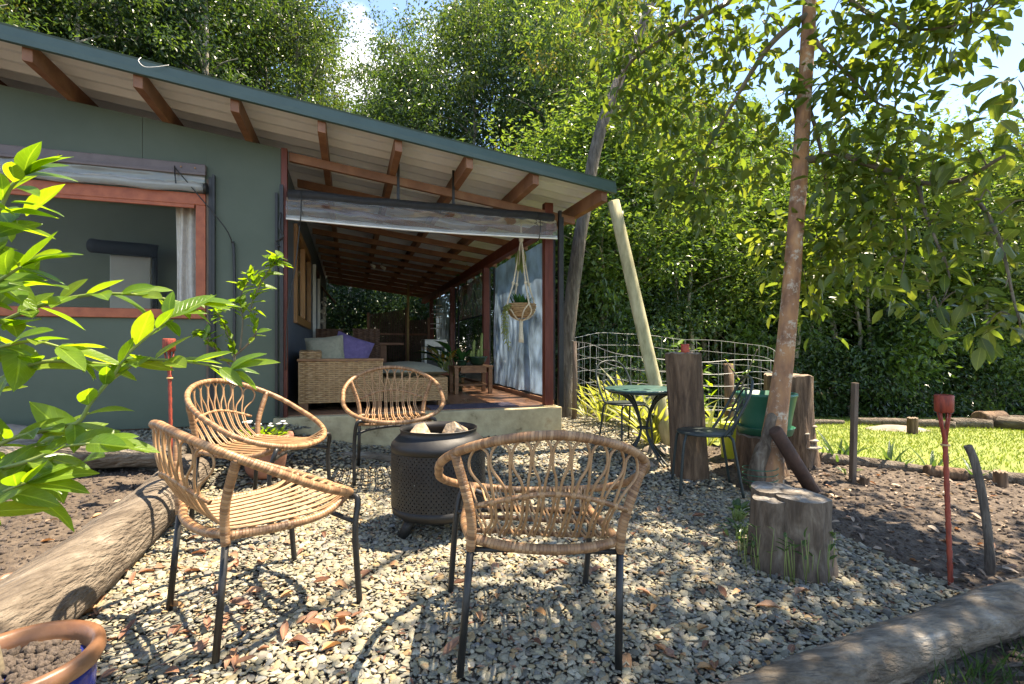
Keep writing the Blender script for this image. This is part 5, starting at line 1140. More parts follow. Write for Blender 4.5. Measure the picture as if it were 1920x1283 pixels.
a = gp(1855, 1080); b = MB(); b.tube(smooth_path([a - Vector((0, 0, .03)), a + Vector((.0, 0, .12)), px(1845, 950, 2.33), px(1828, 870, 2.36), px(1814, 836, 2.37)], 5), [.022, .021, .02, .02, .019, .018] + [.017] * 15, 10, jit=.12, seed=4); single(b, 'crooked_stick', M['greybark'], 'crooked bark covered stick beside the red torch', 'stick', base=a)
for (u, v, h, r_, lab) in ((1621, 913, .07, .03, 'small dark peg near the square stake'), (1876, 918, .13, .04, 'short brown peg at the lawn border beside the crooked stick'), (1711, 815, .22, .06, 'small grey stump peg out on the lawn'), (1600, 905, .03, .05, 'low clod of wood at the stake foot')):
    a = gp(u, v); stump('wood_peg', a, r_, h, lab, M['bark'], M['logend'], seed=u % 13, flare=.05, cat='peg')
a = gp(1690, 808); b = MB(); b.lathe([(.5, -.04), (.42, .0), (.25, .05), (.001, .07)], a, 18); single(b, 'ash_heap', M['rock'], 'low grey ash heap on the lawn beside the stump peg', 'heap', base=a)
a = gp(1856, 804); log('fallen_log', [a + Vector((-.15, 0, .13)), a + Vector((.22, .05, .13))], [.14, .13], 'short thick reddish log at the forest edge behind the torch', M['bark'], seed=50)
for (u, v, s_, lab) in ((1235, 848, .15, 'flat brown rock at the foot of the leaning pole'), (1215, 872, .1, 'rounded tan rock beside the bistro table'), (1385, 868, .08, 'small grey rock beside the yellow tub')):
    a = gp(u, v); b = MB(); n = 10
    b.grid(lambda u_, v_: a + Vector((s_ * math.cos(u_ * 6.283) * math.sin(v_ * 3.1416), s_ * .7 * math.sin(u_ * 6.283) * math.sin(v_ * 3.1416), s_ * .45 * math.cos(v_ * 3.1416))) * 1 + Vector((1, 1, .5)) * .03 * noise.noise(Vector((math.cos(u_ * 6.283) * 2, math.sin(u_ * 6.283) * 2, v_ * 4 + u))), 18, 10); single(b, 'garden_rock', M['rock'], lab, 'rock', base=a)
b = MB(); a = Vector((-3.62, 3.42, .42)); b.grid(lambda u_, v_: a + Vector((.36 * math.cos(u_ * 6.283) * abs(math.sin(v_ * 3.1416)) ** .6, .15 * math.sin(u_ * 6.283) * math.sin(v_ * 3.1416), .1 * math.cos(v_ * 3.1416) + .05)), 20, 10); single(b, 'flat_rock', M['rock'], 'flat dark stone lying below the window at the wall foot', 'rock', base=a)

# ------------------------------------------------------------------ wire cage
cc = Vector((1.97, 6.15, 0)); CR = 1.24; gz0 = G(cc.x, cc.y)
cg = thing('wire_cage', 'round galvanised wire mesh cage around the bromeliads', 'cage', (cc.x, cc.y, gz0))
def cp(a, f):
    x, y = math.cos(a), math.sin(a); w_ = 1 + .035 * math.sin(3 * a + 1) + .03 * math.sin(5 * a)
    zt = 1.02 + .16 * y - .06 * x + .02 * math.sin(4 * a); return Vector((cc.x + CR * x * w_, cc.y + CR * y * w_, gz0 - .02 + zt * f + .008 * math.sin(9 * a + f * 7)))
for i in range(8):
    b = MB(); b.tube([cp(2 * math.pi * j / 64, i / 7) for j in range(64)], .0026 if i < 7 else .003, 5, closed=True); b.build('ring_wire', M['wire'], cg)
for j in range(46):
    b = MB(); b.tube([cp(2 * math.pi * j / 46, i / 7) for i in range(8)], .0016, 4); b.build('upright_wire', M['wire'], cg)
for (u, d, v1, lab) in ((1366, 5.3, 682, 'weathered round post inside the wire cage'), (1077, 6.1, 640, 'thin rusty post at the wire cage edge near the veranda')):
    x = (u - U0) / F * d; z0 = G(x, d); zt = EYE + (V0 - v1) / F * d; b = MB(); b.tube([(x, d, z0 - .05), (x + .01, d, (z0 + zt) / 2), (x, d, zt)], .05 if u > 1200 else .03, 12, jit=.1, seed=u); single(b, 'cage_post', M['bark'] if u > 1200 else M['stake'], lab, 'post', base=(x, d, z0))

# ------------------------------------------------------------------ strappy plants
for i, (u, v, n_, ln, m_) in enumerate(((1130, 792, 26, .62, 0), (1190, 802, 28, .7, 0), (1225, 832, 24, .55, 0), (1100, 780, 18, .5, 0), (1325, 835, 18, .5, 0), (1170, 780, 22, .7, 0), (1345, 800, 16, .6, 0), (1280, 800, 18, .6, 0))):
    leafy('bromeliad', 'yellow green strappy bromeliad clump by the wire cage', gp(u, v) - Vector((0, 0, .02)), None, n_, ln, LV_ST, up=1.0, spread=.85, stem=False, group='bromeliads by the cage', seed=60 + i, cat='plant')
LV_LL = [leaf_mesh('lily_leaf', M['leaf_shrub'], wd=.1, curl=.3, fold=.3, tint=q) for q in (.4, .8)]
for i, (u, v, n_, ln) in enumerate(((1570, 872, 9, .3), (1595, 868, 7, .25), (1668, 880, 9, .25), (1690, 884, 7, .2), (1748, 893, 8, .25), (1830, 902, 8, .22), (1545, 866, 6, .2))):
    leafy('border_lily', 'small strappy green lily along the lawn border', gp(u, v), None, n_, ln, LV_LL, up=1.1, spread=.7, stem=False, group='lilies on the lawn border', seed=80 + i, cat='plant')
LV_WD = [leaf_mesh('weed_leaf', M['leaf_shrub'], wd=.45, tint=q) for q in (.6, .95)]
for i, (u, v, n_, ln) in enumerate(((1380, 975, 16, .07), (1395, 1000, 12, .06), (1420, 925, 10, .06), (1375, 1010, 10, .05), (1590, 895, 8, .06))):
    leafy('weed', 'small leafy green weed in gravel near the sprouting stump' if i < 4 else 'small leafy weed in soil near the square stake', gp(u, v), None, n_, ln, LV_WD, up=1.2, spread=.9, stem=True, group='weeds by the stump' if i < 4 else None, seed=90 + i, cat='plant')
# leafy vine behind the tall stump and sapling in the cage
def twiggy(name, lab, path, r0, nleaf, ln, meshes, m_stem, seed, cat='plant', spread=.06):
    rg = random.Random(seed); P = smooth_path(path, 6); th = thing(name, lab, cat, P[0])
    b = MB(); b.tube(P, [r0 * (1 - .75 * i / (len(P) - 1)) for i in range(len(P))], 7); b.build('stem', m_stem, th)
    for i in range(nleaf):
        q = P[int(len(P) * (.25 + .75 * rg.random())) - 1] + Vector((rg.uniform(-1, 1), rg.uniform(-1, 1), rg.uniform(-1, 1))) * spread
        place_leaf(rg.choice(meshes), 'leaf', q, (rg.uniform(-1, 1), rg.uniform(-1, 1), rg.uniform(-.5, .7)), (rg.uniform(-.5, .5), rg.uniform(-.7, .3), 1), ln * rg.uniform(.6, 1.2), th)
    return th
LV_C = [leaf_mesh('citrus_leaf', M['leaf_citrus'], wd=w_, curl=cu, fold=fo, segs=7, wav=wv, tint=q) for w_, cu, fo, wv, q in ((.42, .12, .16, .006, .15), (.46, .22, .12, .012, .5), (.38, .05, .2, .004, .85), (.5, .3, .1, .012, .35), (.42, -.08, .22, .008, .65))]
g0 = G(1.6, 4.3)
twiggy('vine', 'bright green leafy vine climbing behind the tall stump', [(1.52, 4.35, g0), (1.53, 4.33, g0 + .5), px(1310, 740, 4.3), px(1303, 690, 4.3), px(1285, 655, 4.3)], .012, 60, .09, LV_C, M['greenstem'], 3, spread=.12)
twiggy('cage_sapling', 'thin sapling with small fresh leaves by the bistro chair', [gp(1378, 880), px(1385, 780, 4.0), px(1390, 730, 4.0), px(1405, 690, 4.0), px(1420, 655, 4.0)], .012, 12, .06, LV_C, M['twig'], 4, spread=.02)
twiggy('cage_sapling', 'forked thin sapling leaning over the wire cage', [px(1392, 720, 4.0), px(1370, 690, 4.02), px(1358, 672, 4.03)], .008, 6, .05, LV_C, M['twig'], 5, spread=.02)

# ------------------------------------------------------------------ potted lemon tree with branches reaching in
pc = Vector((-1.25, 1.25, .0)); ph = .33; pc.z = -.01
pot = thing('lemon_tree', 'potted lemon tree with bright glossy leaves in blue glazed pot', 'tree', pc)
b = MB(); b.lathe([(.10, 0), (.125, .04), (.152, .16), (.158, .26), (.15, .285)], pc, 48); po = b.build('pot', M['blueglaze'], pot)
b = MB(); b.lathe([(.150, .283), (.172, .288), (.178, .305), (.175, .325), (.163, .334), (.148, .328), (.14, .30), (.137, .26)], pc, 48); b.build('rim', M['brownrim'], po)
b = MB(); b.grid(lambda u, v: pc + Vector((.142 * v * math.cos(u * 6.2832), .142 * v * math.sin(u * 6.2832), .285 + .03 * noise.noise(Vector((v * 4 * math.cos(u * 6.2832), v * 4 * math.sin(u * 6.2832), 0))) + .015 * noise.noise(Vector((v * 14 * math.cos(u * 6.2832), v * 14 * math.sin(u * 6.2832), 4))))), 40, 16); b.build('potting_soil', M['soil'], po)
pr_ = np.array([[pc.x + .125 * math.sqrt(q) * math.cos(a), pc.y + .125 * math.sqrt(q) * math.sin(a), .285 + ph * 0 + .0] for q, a in zip(rng.random(420), rng.uniform(0, 6.28, 420))])
scl_ = rng.uniform(.004, .017, 420)
so = scatter('soil_crumbs', pr_ - np.array(pc), np.stack([rng.uniform(0, 6, 420)] * 3, 1), np.stack([scl_, scl_ * .7, scl_ * .6], 1), CRUMB, sub=1, amp=.5); so.parent = pot
stem = smooth_path([pc + Vector((-.03, -.01, .27)), (-1.33, 1.22, .55), (-1.40, 1.14, .85), (-1.36, 1.08, 1.1), (-1.34, 1.05, 1.4), (-1.36, 1.0, 1.65)], 6)
b = MB(); b.tube(stem, [.014 - .008 * i / 30 for i in range(len(stem))], 10); st_o = b.build('stem', M['twig'], pot)
BR = [
 [stem[20], px(-40, 625, 1.05), px(0, 605, 1.03), px(79, 572, 1.02), px(153, 555, 1.02), px(218, 551, 1.03), px(285, 556, 1.05), px(350, 570, 1.08)],
 [stem[17], px(-60, 760, 1.0), px(0, 712, .98), px(65, 682, .97), px(131, 677, .98), px(205, 684, .99), px(245, 675, 1.0), px(314, 675, 1.02), px(380, 683, 1.05), px(430, 694, 1.08)],
 [stem[13], px(-60, 850, .98), px(30, 820, .95), px(118, 800, .95), px(150, 789, .95), px(170, 756, .95), px(210, 708, .96), px(240, 664, .97), px(290, 620, .98), px(318, 596, 1.0)],
 [stem[14], px(-60, 900, .92), px(0, 880, .9), px(60, 862, .9), px(120, 838, .91), px(190, 830, .92)],
 [stem[24], px(-50, 470, 1.0), px(0, 390, .98), px(22, 350, .97), px(45, 330, .97)],
 [stem[22], px(-60, 560, .95), px(0, 525, .93), px(40, 500, .93)],
 [stem[18], px(-60, 660, .95), px(0, 650, .92), px(60, 640, .92), px(110, 650, .93)],
 [stem[12], px(-60, 960, .88), px(0, 925, .87), px(50, 905, .87)],
]
lrg = random.Random(21)
def leaf_along(P, th, step, ln, meshes, start=0, rg=lrg, droop=.25, up=.8):
    acc = 0; side = 1
    for i in range(1, len(P)):
        acc += (P[i] - P[i - 1]).length
        if i / len(P) < start or acc < step: continue
        acc = 0; t = (P[i] - P[i - 1]).normalized(); sd_ = t.cross(Vector((0, 0, 1))).normalized() * side; side = -side
        d = t * rg.uniform(.2, .9) + sd_ * rg.uniform(.1, .8) + Vector((rg.uniform(-.15, .3), 0, rg.uniform(-droop - .35, .45)))
        place_leaf(rg.choice(meshes), 'leaf', P[i], d, Vector((rg.uniform(-.5, .5), -rg.uniform(-.3, .9), up)), ln * rg.uniform(.68, 1.12), th)
for i, br in enumerate(BR):
    P = smooth_path(br, 9); b = MB(); b.tube(P, [.0052 * (1 - .6 * k / len(P)) for k in range(len(P))], 7); b.build('branch', M['greenstem'], pot)
    leaf_along(P, pot, .02, .082, LV_C, start=.14)
    e = P[-1]; t = (P[-1] - P[-4]).normalized()
    for _ in range(4): place_leaf(lrg.choice(LV_C), 'leaf', e, t + Vector((lrg.uniform(-.7, .7), lrg.uniform(-.7, .7), lrg.uniform(-.5, .6))), (lrg.uniform(-.4, .4), -.4, 1), lrg.uniform(.06, .11), pot)
for (u, v, d, n_) in ((15, 430, 1.0, 6), (5, 480, 1.0, 6), (10, 555, 1.0, 5), (10, 640, 1.0, 4), (40, 870, .98, 9), (10, 900, .96, 7), (110, 850, 1.0, 6), (5, 365, 1.0, 4)):
    for _ in range(n_):
        q = px(u + lrg.uniform(-45, 45), v + lrg.uniform(-25, 25), d + lrg.uniform(-.05, .07))
        place_leaf(lrg.choice(LV_C), 'leaf', q, (lrg.uniform(-.3, 1), lrg.uniform(-.6, .6), lrg.uniform(-.7, .45)), (lrg.uniform(-.5, .5), lrg.uniform(-.9, .2), .9), lrg.uniform(.08, .13), pot)
# sapling at the wall
base = Vector((-1.98, 3.52, gz(-1.98, 3.52))); sp_ = thing('sapling', 'young lemon sapling growing in front of the green wall', 'plant', base)
for pth, r_ in (([base, px(434, 720, 3.42), px(440, 680, 3.4), px(432, 640, 3.4), px(418, 605, 3.38), px(400, 575, 3.36)], .011), ([px(437, 670, 3.4), px(465, 645, 3.38), px(480, 620, 3.36), px(470, 580, 3.35), px(490, 530, 3.33), px(515, 490, 3.3)], .007), ([px(436, 690, 3.4), px(400, 650, 3.35), px(385, 625, 3.33)], .006), ([px(450, 655, 3.38), px(455, 600, 3.4), px(450, 560, 3.4), px(470, 520, 3.38)], .006)):
    P = smooth_path(pth, 9); b = MB(); b.tube(P, [r_ * (1 - .6 * k / len(P)) for k in range(len(P))], 7); b.build('branch', M['twig'], sp_)
    leaf_along(P, sp_, .011, .10, LV_C, start=.3)
    for _ in range(14): place_leaf(lrg.choice(LV_C), 'leaf', P[-1] + Vector((lrg.uniform(-.05, .05), lrg.uniform(-.05, .05), lrg.uniform(-.06, .04))), (lrg.uniform(-1, 1), lrg.uniform(-1, 1), lrg.uniform(-.2, .7)), (0, -.3, 1), lrg.uniform(.065, .12), sp_)
# flower pot
q = Vector((-1.80, 3.62, gz(-1.80, 3.62) - .01)); fp = thing('flower_pot', 'terracotta pot of small white daisies behind the rattan chair', 'potted plant', q)
b = MB(); b.lathe([(.1, 0), (.13, .05), (.155, .2), (.16, .25), (.185, .262), (.192, .285), (.185, .305), (.165, .305), (.155, .27), (.001, .26)], q, 36); b.build('pot', M['terra'], fp)
FLW = leaf_mesh('daisy_foliage', M['leaf_citrus'], wd=.5, tint=.3)
for i in range(110):
    a = rr(0, 6.28); r_ = .15 * math.sqrt(rr(0, 1)); place_leaf(FLW, 'leaf', q + Vector((r_ * math.cos(a), r_ * math.sin(a), .28 + rr(0, .06))), (math.cos(a), math.sin(a), rr(.2, 1.3)), (rr(-.5, .5), rr(-.5, .5), 1), rr(.03, .05), fp)
PET = MB(); PET.lathe([(.001, -.3), (.7, -.1), (1, .1), (.8, .35), (.3, .5), (.001, .52)], (0, 0, 0), 9); PETM = PET.mesh('daisy'); PETM.materials.append(M['flower'])
for i in range(16):
    a = rr(0, 6.28); r_ = .16 * math.sqrt(rr(0, 1)); o = bpy.data.objects.new('daisy', PETM); C.objects.link(o); o.parent = fp; o.location = (r_ * math.cos(a), r_ * math.sin(a), .36 + rr(0, .05)); o.scale = [rr(.013, .019)] * 3

# ------------------------------------------------------------------ the near tree
def trunkmat():
    m, N, L, B = newmat('orange_lichened_bark')
    t = N.new('ShaderNodeTexCoord'); mp_ = N.new('ShaderNodeMapping'); mp_.inputs['Scale'].default_value = (3, 3, 1.1); L.new(t.outputs['Object'], mp_.inputs['Vector'])
    n1 = N.new('ShaderNodeTexNoise'); n1.inputs['Scale'].default_value = 5; n1.inputs['Detail'].default_value = 10; L.new(mp_.outputs[0], n1.inputs['Vector'])
    r1 = ramp(N, [(.28, (.13, .06, .03)), (.45, (.27, .135, .068)), (.62, (.4, .2, .085)), (.8, (.42, .29, .18))]); L.new(n1.outputs['Fac'], r1.inputs['Fac'])
    n2 = N.new('ShaderNodeTexNoise'); n2.inputs['Scale'].default_value = 11; n2.inputs['Detail'].default_value = 10; n2.inputs['Roughness'].default_value = .78; L.new(t.outputs['Object'], n2.inputs['Vector'])
    r2 = ramp(N, [(.53, (0, 0, 0)), (.6, (.85, .85, .85))]); L.new(n2.outputs['Fac'], r2.inputs['Fac'])
    mx = N.new('ShaderNodeMix'); mx.data_type = 'RGBA'; mx.inputs['B'].default_value = (.5, .43, .32, 1); L.new(r2.outputs['Color'], mx.inputs['Factor']); L.new(r1.outputs['Color'], mx.inputs['A']); L.new(mx.outputs['Result'], B.inputs['Base Color'])
    bp = N.new('ShaderNodeBump'); bp.inputs['Strength'].default_value = .6; bp.inputs['Distance'].default_value = .015
    n3 = N.new('ShaderNodeTexNoise'); n3.inputs['Scale'].default_value = 14; n3.inputs['Detail'].default_value = 8; L.new(mp_.outputs[0], n3.inputs['Vector']); L.new(n3.outputs['Fac'], bp.inputs['Height']); L.new(bp.outputs['Normal'], B.inputs['Normal']); B.inputs['Roughness'].default_value = .85
    return m
M['orangebark'] = trunkmat()
tb = Vector((1.78, 3.46, G(1.78, 3.46)))
nt_ = thing('garden_tree', 'slender orange barked tree with broad glossy leaves over the gravel', 'tree', tb)
TP = smooth_path([tb - Vector((0.02, 0, .08)), px(1444, 870, 3.47), px(1456, 780, 3.5), px(1476, 620, 3.55), px(1494, 400, 3.6), px(1508, 180, 3.65), px(1518, 0, 3.7), px(1524, -180, 3.72), px(1528, -360, 3.75), (2.35, 3.8, 6.2)], 6)
TRr = [float(np.interp(i / (len(TP) - 1), [0, .06, .12, .25, .4, .6, .8, 1], [.145, .112, .088, .067, .057, .048, .041, .02])) for i in range(len(TP))]
b = MB(); b.tube(TP, TRr, 20, jit=.07, seed=3); trunk_o = b.build('trunk', M['orangebark'], nt_)
b = MB(); a = tb + Vector((-.08, -.03, -.03)); b.tube(smooth_path([a, px(1418, 880, 3.41), px(1434, 830, 3.43), px(1450, 775, 3.47)], 6), [.06] * 6 + [.05] * 6 + [.036] * 6 + [.015], 12, jit=.16, seed=9); b.build('dead_stem', M['stump'], trunk_o)
b = MB(); b.tube([tb + Vector((-.06 + .11 * math.cos(j * .33), -.02 + .12 * math.sin(j * .33), .05 + .012 * j / 6)) for j in range(60)], .0032, 5); b.build('twine', M['greenpot'], trunk_o)
LIMB = [
 [px(1503, 300, 3.6), px(1530, 298, 3.58), px(1565, 288, 3.5), px(1640, 312, 3.4), px(1720, 342, 3.25), px(1800, 338, 3.1), px(1870, 300, 2.95), px(1940, 260, 2.85)],
 [px(1512, 30, 3.68), px(1475, 55, 3.7), px(1440, 90, 3.72), px(1400, 150, 3.78), px(1360, 220, 3.85), px(1315, 300, 3.9), px(1300, 350, 3.9)],
 [px(1522, -110, 3.7), px(1560, -40, 3.6), px(1620, 20, 3.5), px(1720, 55, 3.3), px(1830, 40, 3.1)],
 [px(1524, -160, 3.72), px(1400, -20, 3.85), px(1280, 50, 4.05), px(1180, 120, 4.25), px(1150, 200, 4.3)],
 [px(1516, 60, 3.68), px(1545, 95, 3.6), px(1590, 140, 3.55), px(1640, 190, 3.5), px(1700, 215, 3.4)],
 [px(1508, 180, 3.65), px(1526, 230, 3.66), px(1542, 300, 3.7), px(1550, 380, 3.75), px(1540, 440, 3.78), px(1470, 470, 3.8)],
 [px(1720, 342, 3.25), px(1735, 400, 3.15), px(1755, 450, 3.05), px(1780, 520, 2.95), px(1760, 580, 2.9)],
 [px(1800, 338, 3.1), px(1850, 400, 2.9), px(1880, 470, 2.75), px(1900, 560, 2.65), px(1915, 620, 2.6)],
 [px(1640, 312, 3.4), px(1680, 380, 3.3), px(1700, 450, 3.2), px(1690, 520, 3.1)],
 [px(1526, -300, 3.75), (1.6, 3.3, 5.3), (1.2, 2.6, 5.4), (.5, 2.3, 5.5), (-.1, 1.9, 5.4)],  # limbs from here on run out of view, added for shade
 [px(1526, -260, 3.75), (2.4, 3.0, 5.2), (2.4, 2.2, 5.3), (2.0, 1.5, 5.0), (1.4, 1.2, 4.8)],
 [px(1528, -340, 3.75), (1.6, 4.2, 5.9), (.9, 4.4, 6.1), (.3, 4.6, 6.2)],
 [px(1528, -330, 3.75), (3.0, 3.6, 5.8), (3.6, 3.3, 6.0), (4.2, 3.0, 6.0)],
]
for i, lb in enumerate(LIMB):
    P = smooth_path(lb, 7); r0 = (.03, .026, .024, .028, .018, .016, .012, .014, .01, .03, .03, .028, .028)[i]
    b = MB(); b.tube(P, [r0 * (1 - .75 * k / (len(P) - 1)) for k in range(len(P))], 8, jit=.1, seed=i); b.build('limb', M['twig'], nt_)
LP = [q for lb in LIMB for q in smooth_path(lb, 7)]
BLOB = [(1170, 80, 4.2), (1230, 40, 4.1), (1290, 20, 4.0), (1350, 40, 3.9), (1200, 170, 4.2), (1260, 130, 4.1), (1320, 120, 4.0), (1385, 100, 3.9), (1425, 30, 3.8), (1180, 235, 4.3), (1240, 220, 4.2), (1300, 200, 4.0), (1360, 180, 3.9), (1280, 290, 4.0), (1340, 280, 3.9), (1400, 260, 3.85), (1440, 200, 3.8), (1300, 365, 3.9), (1335, 385, 3.85), (1255, 345, 4.0), (1390, 340, 3.85), (1440, 300, 3.8), (1465, 120, 3.75), (1150, 10, 4.3), (1220, -40, 4.2), (1330, -40, 4.0), (1200, 120, 4.25), (1160, 160, 4.4),
        (1560, 30, 3.6), (1620, 10, 3.5), (1680, 30, 3.4), (1740, 30, 3.3), (1800, 30, 3.15), (1840, 20, 3.1), (1600, 90, 3.5), (1660, 100, 3.45), (1560, 160, 3.5), (1720, 85, 3.3), (1640, 150, 3.5), (1790, 80, 3.2),
        (1570, 240, 3.5), (1620, 215, 3.45), (1680, 205, 3.4), (1600, 310, 3.4), (1660, 290, 3.35), (1730, 250, 3.3), (1580, 355, 3.5), (1640, 350, 3.4), (1690, 330, 3.3),
        (1700, 420, 3.2), (1640, 410, 3.4), (1660, 500, 3.2), (1610, 455, 3.5), (1450, 440, 3.8), (1485, 470, 3.8), (1525, 425, 3.75), (1565, 435, 3.7), (1540, 490, 3.75), (1590, 500, 3.6), (1500, 520, 3.8), (1520, 560, 3.8)]
NEAR = [(1755, 300, 3.1), (1820, 290, 2.95), (1885, 300, 2.85), (1905, 225, 2.85), (1910, 150, 2.8), (1860, 370, 2.9), (1785, 400, 3.0), (1900, 440, 2.7), (1840, 460, 2.85), (1765, 495, 2.95), (1885, 540, 2.65), (1815, 565, 2.8), (1745, 570, 2.9), (1905, 605, 2.6), (1850, 610, 2.7), (1940, 380, 2.7)]
nr2 = np.random.default_rng(11)
LV_N = [leaf_mesh('broad_leaf', M['leaf_near'], wd=w_, curl=cu, fold=fo, segs=5, wav=.01, tint=q) for w_, cu, fo, q in ((.42, .15, .14, .15), (.46, .3, .1, .45), (.4, .08, .2, .7), (.44, .22, .15, .95))]
def twig_to(q):
    best = min(LP, key=lambda s_: (s_ - q).length); b = MB(); mid_ = best.lerp(q, .55) + Vector((0, 0, .06)); b.tube(smooth_path([best, mid_, q], 4), [.006, .005, .0045, .004, .004, .0035, .003, .0025, .002], 5); b.build('twig', M['twig'], nt_)
cen, dirs, nrm, lns = [], [], [], []
for (u, v, d) in BLOB:
    q = px(u, v, d); twig_to(q)
    for _ in range(60):
        off = Vector(nr2.normal(0, 1, 3)) * (.115 if v > 0 else .16); o_ = off.normalized()
        cen.append(q + off); dd_ = o_ * .8 + Vector(nr2.normal(0, .5, 3)) + Vector((0, 0, -.35)); dirs.append(dd_); nrm.append(Vector((nr2.normal(0, .5), nr2.normal(0, .5), 1))); lns.append(nr2.uniform(.075, .135))
SH = []  # unseen upper crown: clumps placed to dapple the gravel with shade
for (x, y, z, n_, s_) in ((2.2, 3.6, 5.0, 9, .5), (1.7, 3.1, 5.2, 8, .4), (2.9, 3.3, 5.2, 10, .5), (2.8, 2.6, 4.8, 9, .5), (2.2, 2.2, 4.6, 8, .45), (1.6, 2.5, 5.0, 6, .35), (3.4, 3.9, 5.6, 9, .6), (4.0, 3.2, 5.5, 9, .6), (2.0, 4.6, 5.8, 6, .5), (3.6, 2.4, 5.0, 8, .5), (2.6, 1.7, 4.3, 6, .4), (4.4, 4.4, 5.8, 8, .6), (2.2, 2.9, 4.8, 9, .4), (2.8, 3.2, 5.0, 9, .45), (3.1, 2.8, 5.1, 8, .45), (1.8, 2.7, 4.6, 7, .35)):
    for _ in range(n_):
        q = Vector((x + .25, y - .7, z)) + Vector(nr2.normal(0, s_, 3)); q.z = max(q.z, 3.6)
        if q.z < EYE + .72 * q.y: continue
        SH.append(q); twig_to(q)
        for _ in range(40):
            off = Vector(nr2.normal(0, .16, 3)); cen.append(q + off); dirs.append(off.normalized() * .8 + Vector(nr2.normal(0, .5, 3)) + Vector((0, 0, -.3))); nrm.append(Vector((nr2.normal(0, .5), nr2.normal(0, .5), 1))); lns.append(nr2.uniform(.09, .15))
cen = np.array(cen) - np.array(tb); lns = np.array(lns)
cr_ = cloud('crown', cen, np.array(dirs), np.array(nrm), lns, lns * nr2.uniform(.38, .5, len(lns)), M['leaf_near'], nr2.random(len(lns)), parent=nt_, rich=True, kind='stuff')
for (u, v, d) in NEAR:
    q = px(u, v, d); twig_to(q)
    for _ in range(18):
        off = Vector(nr2.normal(0, .095, 3)); off.z *= .7
        place_leaf(LV_N[int(nr2.integers(4))], 'leaf', q + off, off.normalized() * .7 + Vector((nr2.normal(0, .5), nr2.normal(0, .5), nr2.normal(-.3, .3))), (nr2.normal(0, .4), nr2.normal(0, .4), 1), float(nr2.uniform(.1, .16)), nt_)

# ------------------------------------------------------------------ forest trees
def make_tree(name, h, z0, cr, nlimb, nclump, nleaf, lsize, m, bark, tr, seed, lean=.3, gauss=.33):
    rg = random.Random(seed); ng = np.random.default_rng(seed); th = thing(name, '', 'tree')
    tp = [Vector((0, 0, -.3))]; x = y = 0
    for i in range(1, 8):
        x += rg.uniform(-1, 1) * lean * .25; y += rg.uniform(-1, 1) * lean * .25; tp.append(Vector((x, y, h * .93 * i / 7)))
    TPp = smooth_path(tp, 4); b = MB(); b.tube(TPp, [tr * (1.15 - 1.0 * i / (len(TPp) - 1)) for i in range(len(TPp))], 9, jit=.08, seed=seed)
    tips = []
    for i in range(nlimb):
        f = rg.uniform(z0 / h * .85, .95); q = TPp[min(len(TPp) - 1, int(f * len(TPp)))]; a = i * 2.4 + rg.uniform(-.5, .5)
        fz = (q.z - z0) / max(.1, h - z0); rl = cr * (1 - .55 * max(0, fz)) * rg.uniform(.55, 1.05)
        e = q + Vector((math.cos(a) * rl, math.sin(a) * rl, rl * rg.uniform(.1, .75))); md_ = q.lerp(e, .5) + Vector((0, 0, rl * .12))
        P = smooth_path([q, md_, e], 4); b.tube(P, [tr * .42 * (1 - .8 * k / (len(P) - 1)) * (1.1 - f * .6) for k in range(len(P))], 6)
        for _ in range(max(1, nclump // nlimb)):
            t = rg.uniform(.35, 1.05); tips.append(q.lerp(e, t) + Vector(ng.normal(0, .16 * cr, 3)))
    for _ in range(nclump // 6): tips.append(TPp[-1] + Vector((rg.gauss(0, cr * .25), rg.gauss(0, cr * .25), rg.uniform(-.12, .07) * h)))
    b.build('trunk', bark, th, local=True)
    cen = []; dr_ = []; ti = []; nrl = []
    for q in tips:
        k = int(nleaf / len(tips)); s_ = gauss * rg.uniform(.7, 1.3)
        of = ng.normal(0, 1, (k, 3)) * np.array([s_, s_, s_ * .6]); nrl.append(of / s_ * .55); cen.append(np.array(q) + of); dr_.append(of / s_ * .5 + ng.normal(0, .6, (k, 3)) + np.array([0, 0, -.35])); ti.append(np.clip(rg.random() * .55 + ng.random(k) * .45, 0, 1))
    cen = np.concatenate(cen); dr_ = np.concatenate(dr_); ti = np.concatenate(ti); k = len(cen); ln = lsize * ng.uniform(.65, 1.3, k)
    nn_ = ng.normal(0, .38, (k, 3)) + np.array([0, 0, .55]) + np.concatenate(nrl)
    cloud('crown', cen, dr_, nn_, ln, ln * ng.uniform(.36, .55, k), m, ti, parent=th)
    return th
PROTO = {
 'tall': make_tree('tall_forest_tree', 14, 4.5, 3.2, 34, 150, 19000, .14, M['leaf_forest'], M['palebark'], .17, 1, gauss=.33),
 'open': make_tree('open_forest_tree', 12, 5, 3.0, 24, 80, 7500, .14, M['leaf_olive'], M['palebark'], .13, 2, lean=.8, gauss=.28),
 'mid': make_tree('leafy_forest_tree', 9, 3.0, 2.1, 28, 120, 11500, .12, M['leaf_forest'], M['palebark'], .10, 3, gauss=.26),
 'slim': make_tree('slim_forest_tree', 7, 3.6, 1.2, 18, 55, 5500, .105, M['leaf_fresh'], M['palebark'], .055, 4, gauss=.25),
 'broad': make_tree('broad_leaved_shrub', 2.2, .2, 1.0, 14, 46, 2600, .15, M['leaf_fresh'], M['twig'], .03, 15, gauss=.24),
 'shrub': make_tree('understory_shrub', 2.6, .25, 1.1, 16, 60, 6500, .085, M['leaf_shrub'], M['twig'], .03, 5, gauss=.21),
 'low': make_tree('low_shrub', 1.3, .1, .85, 12, 36, 2600, .09, M['leaf_shrub'], M['twig'], .02, 6, gauss=.2),
}
PH = {'broad': 2.2, 'tall': 14, 'open': 12, 'mid': 9, 'slim': 7, 'shrub': 2.6, 'low': 1.3}
